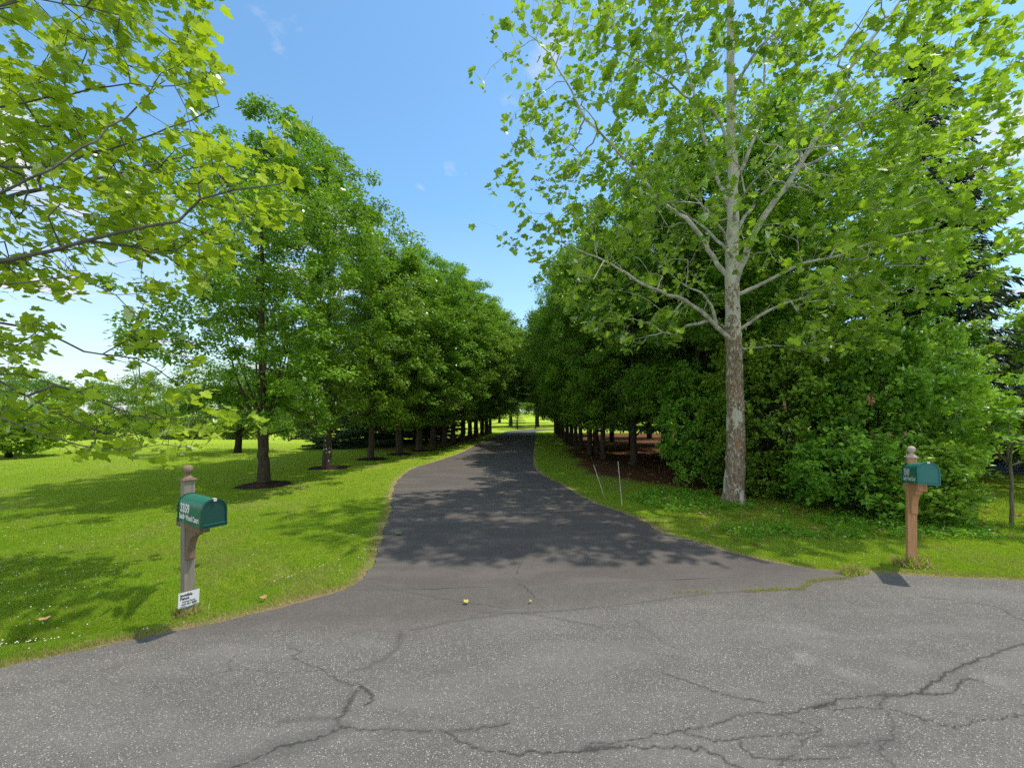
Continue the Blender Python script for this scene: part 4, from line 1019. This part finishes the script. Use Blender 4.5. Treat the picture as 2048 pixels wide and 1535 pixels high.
# ------------------------------------------------------------------ far broadleaf trees
print('far trees')
ft = [make_broadleaf(81, 9.0, 4.0, 1.2, .2, 200, 90, .75, .20, OVAL, M['far_leaf'], M['bark_dark'], limbs=6, fork=1.8, wide=.45),
      make_broadleaf(83, 7.0, 3.6, .4, .16, 190, 90, .7, .20, OVAL, M['far_leaf'], M['bark_dark'], limbs=6, fork=1.0, wide=.4)]
round_t = make_broadleaf(91, 4.3, 2.9, 1.15, .15, 200, 110, .42, .09, OVAL, M['far_leaf'], M['bark_dark'], limbs=6, fork=.75, wide=.4)
g = G(477, 905)
plant('crab_apple_tree', *round_t, (g[0], g[1], 0), 'low round dark tree with forked trunk standing alone behind the first left pear', 'tree', None)
f0 = plant('broadleaf_tree', *ft[0], (-38, 42, -1.2), 'distant round green tree at the left end of the lawn tree line', 'tree', 'distant trees beyond the lawn', 0, .8)
f1 = plant('broadleaf_tree', *ft[1], (-33, 40, -1.2), 'distant low spreading tree second from the left in the lawn tree line', 'tree', 'distant trees beyond the lawn', 1, .8)
FT = [(-28.5, 41, -1.2, 1, .85), (-24.5, 40, -1.2, 0, .75), (-46, 45, -1.2, 1, .95), (-52, 44, -1.2, 0, .8), (-24, 46, -1.2, 1, .7), (-61, 50, -1.2, 0, .9)]
for i, (a, b_, c_, v, s) in enumerate(FT):
    copy_thing((f0, f1)[v], (a, b_, c_), i*1.3, s, ['distant leafy tree in the middle of the lawn tree line', 'distant rounded tree in the lawn tree line showing left of the first pear', 'distant low tree in the line behind the small blue spruce of the left edge', 'distant tree of the lawn line beyond the left picture edge', 'distant low tree just behind the lone round tree', 'distant tall tree far beyond the left picture edge'][i])
g_ = plant('lawn_shrub', None, sh[2][1], (-16.3*1.35, 17.5, 0), 'round glossy green shrub at the left edge of the lawn', 'shrub', None, 0, (2.1, 2.1, 1.75), 'foliage')
link('stem', sh[2][0], g_)
END = [(-4.5, 60, 0, 1.15), (-.2, 66, 0, 1.12), (4, 63, 0, 1.1), (9, 74, 0, 1.05), (15, 68, 1, 1.1), (22, 72, 0, 1.2), (-12, 74, 0, 1.0), (-19, 80, 1, 1.1), (29, 66, 0, 1.2), (-3, 96, 0, 1.25), (6, 98, 0, 1.3), (-27, 84, 0, 1.1), (14, 60, 1, .9)]
for i, (a, b_, v, s) in enumerate(END):
    copy_thing((f0, f1)[v], (a, b_, -1.2*float(a < -8)), i*2.3, (s*1.15, s*1.15, s*1.6), 'far green tree ' + ['just left of the driveway end', 'straight behind the driveway end', 'behind the small blue spruce of the driveway end', 'right of the driveway end, behind the slim young trees', 'low, at the bend right of the driveway end', 'glimpsed right of the driveway between the row trunks', 'seen left of the driveway between the last row trunks', 'seen left between the middle row trunks', 'far right beyond the conifer wood', 'tall, furthest back left of the driveway axis', 'tall, furthest back right of the driveway axis', 'far left behind the dark evergreens of the row', 'low, where the driveway bends away right'][i])
thin = make_broadleaf(95, 5.2, 1.7, 1.8, .07, 60, 80, .45, .12, OVAL, M['pear_leaf'], M['bark_dark'], limbs=4, fork=1.6)
t0 = plant('young_tree', *thin, (.75, 52.5, 0), 'slim young tree in front of the small blue spruce at the end of the driveway', 'tree', 'young trees at the driveway end')
copy_thing(t0, (3.2, 54.5, 0), 2, .95, 'slim young tree on the light grass right of the small blue spruce')
copy_thing(t0, (7.5, 40, 0), 3, 1.0, 'slim young tree with light leaves glimpsed between the right row trunks')

# ------------------------------------------------------------------ mailboxes
print('mailboxes')
def wood(name, a, b_):
    def col(t):
        v = t.scl(t.obj(), (1, 1, .06)); n = t.noise(v, 60, 6, .7, .4); n2 = t.noise(t.obj(), 5, 3)
        return t.mix(t.math('MULTIPLY', n2, .6), t.ramp(n, [(.3, a), (.7, b_)]), tuple(x*.75 for x in b_))
    return princ(name, col, .85, lambda t: t.bump(t.noise(t.scl(t.obj(), (1, 1, .06)), 60, 6, .7, .4), .6, .004), spec=.15)
W1 = wood('weathered_post_wood', (.15, .125, .095), (.40, .36, .29)); W1b = wood('dark_bracket_wood', (.12, .075, .045), (.33, .24, .16)); W1f = wood('finial_wood_brown', (.15, .10, .06), (.35, .26, .175))
W2 = wood('reddish_post_wood', (.44, .20, .085), (.80, .46, .24)); W2f = wood('finial_wood_pale', (.50, .36, .32), (.68, .54, .49))
def enamel(name, c1, c2):
    return princ(name, lambda t: t.mix(t.math('MULTIPLY', t.noise(t.obj(), 9, 4, .6), .9), c1, c2), lambda t: t.math('MULTIPLY_ADD', t.noise(t.obj(), 30, 3), .2, .30), spec=.5)
E1 = enamel('green_enamel', (.010, .13, .080), (.022, .18, .125)); E2 = enamel('teal_green_enamel', (.018, .17, .135), (.035, .24, .20))
E1d = enamel('dark_green_enamel', (.002, .05, .036), (.005, .075, .055))
WHITE = princ('white_lettering', (.80, .80, .78), .5)
STEEL = princ('latch_metal', (.75, .75, .72), .35, metal=.3)
DARK = princ('black_print', (.02, .02, .022), .6)
def text_verts(body, size, bold=.0, sx=1.0):
    cu = bpy.data.curves.new('lettering', 'FONT'); cu.body = body; cu.size = size; cu.offset = bold; cu.resolution_u = 3; cu.fill_mode = 'FRONT'
    ob = bpy.data.objects.new('lettering', cu); C.objects.link(ob)
    dg = bpy.context.evaluated_depsgraph_get(); me = bpy.data.meshes.new_from_object(ob.evaluated_get(dg))
    v = [(p.co.x*sx, p.co.y) for p in me.vertices]; f = [tuple(p.vertices) for p in me.polygons]
    bpy.data.objects.remove(ob); bpy.data.curves.remove(cu)
    return v, f
def mailbox(name, loc, ang, label, zb, h_, pitch, posttop, number, enam, door_m, wm, arm_m, fin_m, back=.15, fwd=.36, text_h=1.0):
    root = empty(name, (loc[0], loc[1], 0), label, 'mailbox', 'mailboxes on wooden posts', ang)
    hw = .0425
    mb = MB(); mb.box((-hw, -hw, -.2), (hw, hw, posttop)); mb.build('post', wm, root, bevel=.005)
    ft_ = MB(); z0 = posttop
    ft_.box((-.056, -.056, z0), (.056, .056, z0+.018)); ft_.build('post_cap', fin_m, root, bevel=.006)
    fb = MB(); fb.lathe([(.045, z0+.018), (.044, z0+.026), (.030, z0+.036), (.022, z0+.048), (.016, z0+.058), (.018, z0+.064), (.030, z0+.072), (.038, z0+.086), (.041, z0+.103), (.038, z0+.120), (.028, z0+.135), (.014, z0+.143), (.001, z0+.145)], 28)
    fb.build('finial', fin_m, root, smooth=True)
    Tp = Matrix.Translation((0, 0, zb)) @ Matrix.Rotation(-pitch, 4, 'Y')
    # arm and its curved brace
    a = MB(); a.box((-back, -.040, -.082), (-hw-.001, .040, -.004)); a.box((hw+.001, -.040, -.082), (fwd, .040, -.004)); a.build('support_arm', arm_m, root, bevel=.004, T=Tp)
    pr = [(hw+.001, -.083), (.25, -.083)]
    for k in range(11):
        u = k/10*math.pi/2; pr.append((.235-.150*math.sin(u), -.105-.02-.21*(1-math.cos(u))))
    pr += [(.085, -.36), (.060, -.375), (hw+.001, -.375)]
    a = MB(); a.prism(pr, -.030, .030); a.build('brace', arm_m, root, bevel=.003, T=Tp)
    bd = MB(); bd.box((.05, -.078, -.004), (.52, .078, .016)); bd.build('base_board', arm_m, root, T=Tp)
    # body: straight sides with a half-round roof
    w2 = .09; x0, x1 = .05, .55; R_ = w2
    def prof(o=0.0, n=18):
        q = [(-w2-o, .0), (-w2-o, h_-R_)]
        q += [(-(R_+o)*math.cos(math.pi*k/n), h_-R_+(R_+o)*math.sin(math.pi*k/n)) for k in range(1, n)]
        return q+[(w2+o, h_-R_), (w2+o, .0)]
    pf = prof(); n = len(pf)
    V = []
    for xx_ in (x0, x1): V += [(xx_, y_, z_) for y_, z_ in pf]
    b = MB(); b.add(V, [(k, k+1, k+1+n, k+n) for k in range(n-1)]+[(n-1, 0, n, 2*n-1), tuple(range(n))[::-1]])
    body = b.build('box_body', enam, root, smooth=True, T=Tp)
    # rim collar at the back and the door cap at the front
    d_ = MB(); po = prof(.004); V = []
    for xx_ in (x0-.006, x0+.012): V += [(xx_, y_, z_-(.003 if z_ < .01 else 0)) for y_, z_ in po]
    d_.add(V, [(k, k+1, k+1+n, k+n) for k in range(n-1)]+[(n-1, 0, n, 2*n-1), tuple(range(n))[::-1]]); d_.build('rear_rim', door_m, body, smooth=True, T=Tp)
    d_ = MB(); po = prof(.004); V = []
    pi_ = prof(-.006)
    lay = [(x1-.022, po), (x1+.006, po), (x1+.006, pi_), (x1-.003, pi_)]
    for xx_, pp_ in lay: V += [(xx_, y_, z_ if z_ > .01 else (-.004 if pp_ is po else .006)) for y_, z_ in pp_]
    fcs = []
    for i in range(3): fcs += [(i*n+k, i*n+k+1, (i+1)*n+k+1, (i+1)*n+k) for k in range(n-1)]+[(i*n+n-1, i*n, (i+1)*n, (i+1)*n+n-1)]
    fcs.append(tuple(3*n+k for k in range(n)))
    d_.add(V, fcs); door = d_.build('door', door_m, root, smooth=True, T=Tp)
    a = MB(); a.box((x1-.002, -.082, .022), (x1+.004, .082, .029)); a.build('door_ridge', enam, door, T=Tp)
    a = MB(); a.box((x1-.020, -.012, h_+.003), (x1+.016, .012, h_+.007)); a.box((x1+.010, -.012, h_-.016), (x1+.0145, .012, h_+.003)); a.build('latch', STEEL, door, T=Tp)
    # lettering, wrapped over the side
    def wrap(v, f, u0, s0, nm):
        VV = []
        for (a_, b_) in v:
            s_ = s0+b_; xx_ = x0+u0+a_
            if s_ < h_-R_: VV.append((xx_, -(w2+.0015), s_))
            else:
                th = (s_-(h_-R_))/R_; VV.append((xx_, -(R_+.0015)*math.cos(th), h_-R_+(R_+.0015)*math.sin(th)))
        me = bpy.data.meshes.new(nm); me.from_pydata(VV, [], f); me.transform(Tp); me.materials.append(WHITE); link(nm, me, body)
    v, f = text_verts(number, .102, .0050, .80); wd = max(a_ for a_, b_ in v); wrap([(a_*(.195/wd), b_*text_h) for a_, b_ in v], f, .055, .098, 'house_number')
    v, f = text_verts('Saddle Wood Court', .064, .0034, .8); wd = max(a_ for a_, b_ in v); wrap([(a_*(.40/wd), b_) for a_, b_ in v], f, .035, .036, 'street_name')
    # side rivets
    for rx_, rz_ in ((.12, .014), (.40, .014)):
        a = MB(); a.lathe([(.004, 0), (.003, .002), (.0005, .003)], 8); a.build('rivet', STEEL, body, T=Tp @ Matrix.Translation((x0+rx_, -w2, rz_)) @ Matrix.Rotation(rad(90), 4, 'X'))
    return root
g = G(375.5, 1228)
m1 = mailbox('mailbox', g, math.atan2(-.53, .848), 'dark green mailbox numbered 3359 on a weathered grey post at the left verge', .897, .235, 0.0, 1.245, '3359', E1, E1d, W1, W1b, W1f)
g = G(1822.5, 1129.5)
# mirrored frame: the lettered side of the right box must be the one turned to the road
m2 = mailbox('mailbox', g, math.atan2(-.866, -.5), 'teal green mailbox numbered 3369 on a reddish brown post at the right verge', 1.012, .25, rad(6.5), 1.325, '3369', E2, E2, W2, W2, W2f, text_h=1.05)
# yard sign stapled to the left post
sg = empty('yard_sign', (*G(375.5, 1228), 0), 'small crooked white notice with black print near the foot of the left mailbox post', 'sign', None, math.atan2(-.53, .848))
Ts = Matrix.Translation((.0485, -.008, .165)) @ Matrix.Rotation(rad(90), 4, 'Z') @ Matrix.Rotation(rad(90), 4, 'X') @ Matrix.Rotation(rad(-2.0), 4, 'Z') @ Matrix.Scale(.82, 4, (1, 0, 0))
nx, ny = 16, 10; V = []
def bulge(u, v): return .006*math.sin(u*3.1)**2-.004*v*math.sin(u*5)
for j in range(ny+1):
    for i in range(nx+1):
        u, v = i/nx, j/ny; V.append(((u-.5)*.195, (v-.5)*.135, bulge(u, v)))
b = MB(); b.add(V, [(j*(nx+1)+i, j*(nx+1)+i+1, (j+1)*(nx+1)+i+1, (j+1)*(nx+1)+i) for j in range(ny) for i in range(nx)])
pn = b.build('panel', princ('sign_white', (.78, .78, .80), .5), sg, smooth=True, T=Ts)
for (tx, sz_, ox, oy, bd_) in (('Invisible', .034, -.080, .030, .0012), ('Fence', .034, -.080, .001, .0012), ('Animal Fence', .022, -.062, -.024, .0006), ('610 367 4000', .025, -.066, -.049, .0008)):
    v, f = text_verts(tx, sz_, bd_)
    me = bpy.data.meshes.new('print'); me.from_pydata([(a_+ox, b_+oy, bulge((a_+ox)/.195+.5, (b_+oy)/.135+.5)+.002) for a_, b_ in v], [], f); me.transform(Ts); me.materials.append(DARK)
    link('lettering', me, pn)
a = MB(); a.box((-.085, -.060, .004), (.085, -.057, .005)); a.build('printed_rule', DARK, pn, T=Ts)

# ------------------------------------------------------------------ driveway stakes
def stake(base, top, lab, mats):
    d = Vector(top)-Vector(base); L_ = d.length; root = empty('marker_stake', base, lab, 'stake', 'thin driveway marker stakes')
    root.rotation_euler = d.to_track_quat('Z', 'Y').to_euler()
    a = MB(); a.lathe([(.0065, .13), (.0060, L_-.02), (.003, L_)], 8); a.build('rod', mats[0], root, smooth=True)
    a = MB(); a.lathe([(.0085, -.15), (.0080, .128), (.005, .13)], 8); a.build('foot', mats[1], root, smooth=True)
g1_ = G(1210, 998); g2_ = G(1244, 1010)
ro = princ('pale_rod', (.62, .58, .50), .6); rg = princ('orange_rod', (.55, .24, .09), .6)
stake((g1_[0], g1_[1], 0), tuple(P(1187, 928, g1_[1]+.05)), 'leaning thin pale stake in the grass right of the driveway, left one of the pair', (ro, rg))
stake((g2_[0], g2_[1], 0), tuple(P(1236, 922, g2_[1])), 'nearly upright thin pale stake in the grass, right one of the driveway pair', (ro, ro))

# ------------------------------------------------------------------ fallen leaves and edge growth
def fallen(px, py, size, mat, lab, seed, tmpl=SYC):
    r = np.random.default_rng(seed); g = G(px, py); zt_ = float(terrain(np.array([g[0]]), np.array([g[1]]))[0])
    V, T, ti = leaves(r, np.array([[0., 0, 0]]), r.normal(0, 1, (1, 3))*np.array([1, 1, 0]), np.array([[.25, -.3, 1.]]), np.array([size]), (tmpl[0]*np.array([1, 1, 2.0]), tmpl[1]), np.array([.7]))
    o = link('fallen_leaf', mesh('fallen_leaf', V, T, mat, tint=ti), None, (g[0], g[1], max(zt_, .011)+.02+(.03 if py > 1200 and px < 600 else 0)))
    tag(o, lab, 'leaf', 'single fallen leaves')
yl_ = leaf_mat('fallen_leaf_yellow', (.45, .42, .04), (.55, .50, .05), (.5, .5, .03), tw=.2, clump=False)
fallen(930, 1210, .055, yl_, 'yellow fallen leaf on the asphalt where driveway meets road', 1)
fallen(797, 1069, .10, M['weed_leaf'], 'green fallen leaf on the left side of the driveway', 2)
fallen(90, 1248, .085, M['dead_leaf'], 'dry tan fallen leaf in the ditch at the left edge', 3)
fallen(532, 1206, .055, M['dead_leaf'], 'small dry fallen leaf in the grass near the driveway corner', 4)
fallen(1062, 1211-5, .03, yl_, 'tiny yellow leaf scrap on the asphalt left of the grassy crack', 5)
# grass growing in the joint and at the curb
def tuftline(pts, n, hgt, seed, lab, spread=.015):
    r = np.random.default_rng(seed); c_ = curve([G(*q) for q in pts], 200); i = r.integers(0, 200, n)
    q = c_[i]+r.normal(0, spread, (n, 2)); 
    keep = fbm(q[:, 0], q[:, 1], 9, seed) > -.6; q = q[keep]; n = len(q)
    V, T, ti = leaves(r, np.column_stack([q, np.full(n, .012)]), np.column_stack([r.normal(0, .7, (n, 2)), np.ones(n)]), np.column_stack([r.normal(0, 1, (n, 2)), np.full(n, .2)]), hgt*(.5+r.random(n)), (BLADE[0]*np.array([.16, 1, 1]), BLADE[1]), r.random(n))
    tag(link('joint_grass', mesh('joint_grass', V, T, [M['grass'], M['straw_blade']], mat_idx=(r.random(len(T)) < .72).astype(int), tint=ti)), lab, 'grass', kind='stuff')
tuftline([(1490, 1184), (1560, 1180), (1605, 1178), (1625, 1164), (1700, 1156)], 1700, .026, 41, 'thin line of dry and green grass in the joint between driveway and road')
tuftline([(1350, 1186), (1420, 1184)], 160, .022, 42, 'short sparse strip of grass in the joint left of the longer strip')
tuftline([(1215, 1125), (1275, 1128)], 60, .018, 43, 'few yellow grass blades in a crack of the driveway')
tuftline([(1690, 1150), (1705, 1146), (1720, 1146)], 350, .075, 44, 'leafy green grass clump at the asphalt corner left of the right mailbox', .035)
tuftline([(1800, 1132), (1822, 1132), (1850, 1130)], 500, .10, 45, 'tall yellow-green grass around the foot of the right mailbox post', .04)
tuftline([(360, 1228), (378, 1232), (392, 1228)], 380, .07, 46, 'taller grass around the foot of the left mailbox post', .035)

# ------------------------------------------------------------------ sky, sun, camera
az = rad(76); el = rad(67)                          # azimuth measured from +Y towards +X
sun_dir = Vector((math.sin(az)*math.cos(el), math.cos(az)*math.cos(el), math.sin(el)))
w = bpy.data.worlds.new('World'); bpy.context.scene.world = w; w.use_nodes = True
nt = w.node_tree; nt.nodes.clear(); t = NT(nt)
sky = t.n('TexSky', sky_type='NISHITA', sun_disc=False, sun_elevation=el, sun_rotation=az, air_density=1.0, dust_density=.4, ozone_density=1.0)
gen = t.n('TexCoord').outputs['Generated']; sep = t.n('SeparateXYZ', ins={0: gen})
hs_ = t.n('Mix', data_type='RGBA', blend_type='MULTIPLY'); hs_.inputs[0].default_value = 1; t.put(hs_.inputs[6], sky.outputs[0]); t.put(hs_.inputs[7], (1.85, 2.50, 2.60)); hs_ = type('o', (), {'outputs': [hs_.outputs[2]]})
zc = t.math('MAXIMUM', sep.outputs[2], .03)
cxy = t.n('CombineXYZ', ins={0: t.math('DIVIDE', sep.outputs[0], zc), 1: t.math('DIVIDE', sep.outputs[1], zc), 2: 0.0}).outputs[0]
cn = t.noise(cxy, 1.15, 7, .55, .3); cn2 = t.noise(cxy, .33, 3, .5)
side = t.ramp(t.math('MULTIPLY_ADD', sep.outputs[0], .5, .5), [(.0, .085), (.30, .05), (.42, .0), (.62, .0), (.74, .10), (.9, .04)])
cl = t.ramp(t.math('ADD', cn, side), [(.585, 0.0), (.68, .95)])
haze = t.ramp(sep.outputs[2], [(0, .75), (.18, .42), (.45, 0.0)])
hz2 = t.math('MULTIPLY', haze, t.ramp(t.math('MULTIPLY_ADD', sep.outputs[0], .5, .5), [(.1, 1.0), (.5, .45)]))
bk = t.math('MULTIPLY', t.ramp(t.math('MULTIPLY_ADD', sep.outputs[1], -.5, .5), [(.52, 0.0), (.66, .9)]), t.ramp(cn, [(.36, .35), (.55, 1.0)]))  # unseen bright cloud bank added behind the camera to lift neutral ambient light
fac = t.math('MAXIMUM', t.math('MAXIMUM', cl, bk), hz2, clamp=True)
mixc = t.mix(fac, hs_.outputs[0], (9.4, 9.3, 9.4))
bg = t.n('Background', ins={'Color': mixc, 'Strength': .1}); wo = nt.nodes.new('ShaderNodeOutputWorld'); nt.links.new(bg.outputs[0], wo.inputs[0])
sl = bpy.data.lights.new('sun', 'SUN'); sl.energy = 3.9; sl.angle = rad(.8); sl.color = (1, .94, .82)
so = bpy.data.objects.new('sun', sl); C.objects.link(so); so.rotation_euler = sun_dir.to_track_quat('Z', 'Y').to_euler(); so.location = (20, 20, 30)

cam = bpy.data.cameras.new('camera'); co = bpy.data.objects.new('camera', cam); C.objects.link(co)
co.location = (0, 0, H); co.rotation_euler = (rad(90), 0, 0)
cam.sensor_width = 36; cam.lens = F/2048*36; cam.shift_y = (HY-767.5)/2048; cam.clip_start = .05; cam.clip_end = 2000
sc = bpy.context.scene; sc.camera = co
sc.view_settings.view_transform = 'Standard'; sc.view_settings.look = 'None'; sc.view_settings.exposure = 0; sc.view_settings.gamma = 1
sc.render.engine = 'CYCLES'
cy = sc.cycles; cy.max_bounces = 6; cy.diffuse_bounces = 3; cy.glossy_bounces = 2; cy.transmission_bounces = 4; cy.transparent_max_bounces = 4
cy.use_denoising = False; cy.sample_clamp_indirect = 6
print('done')
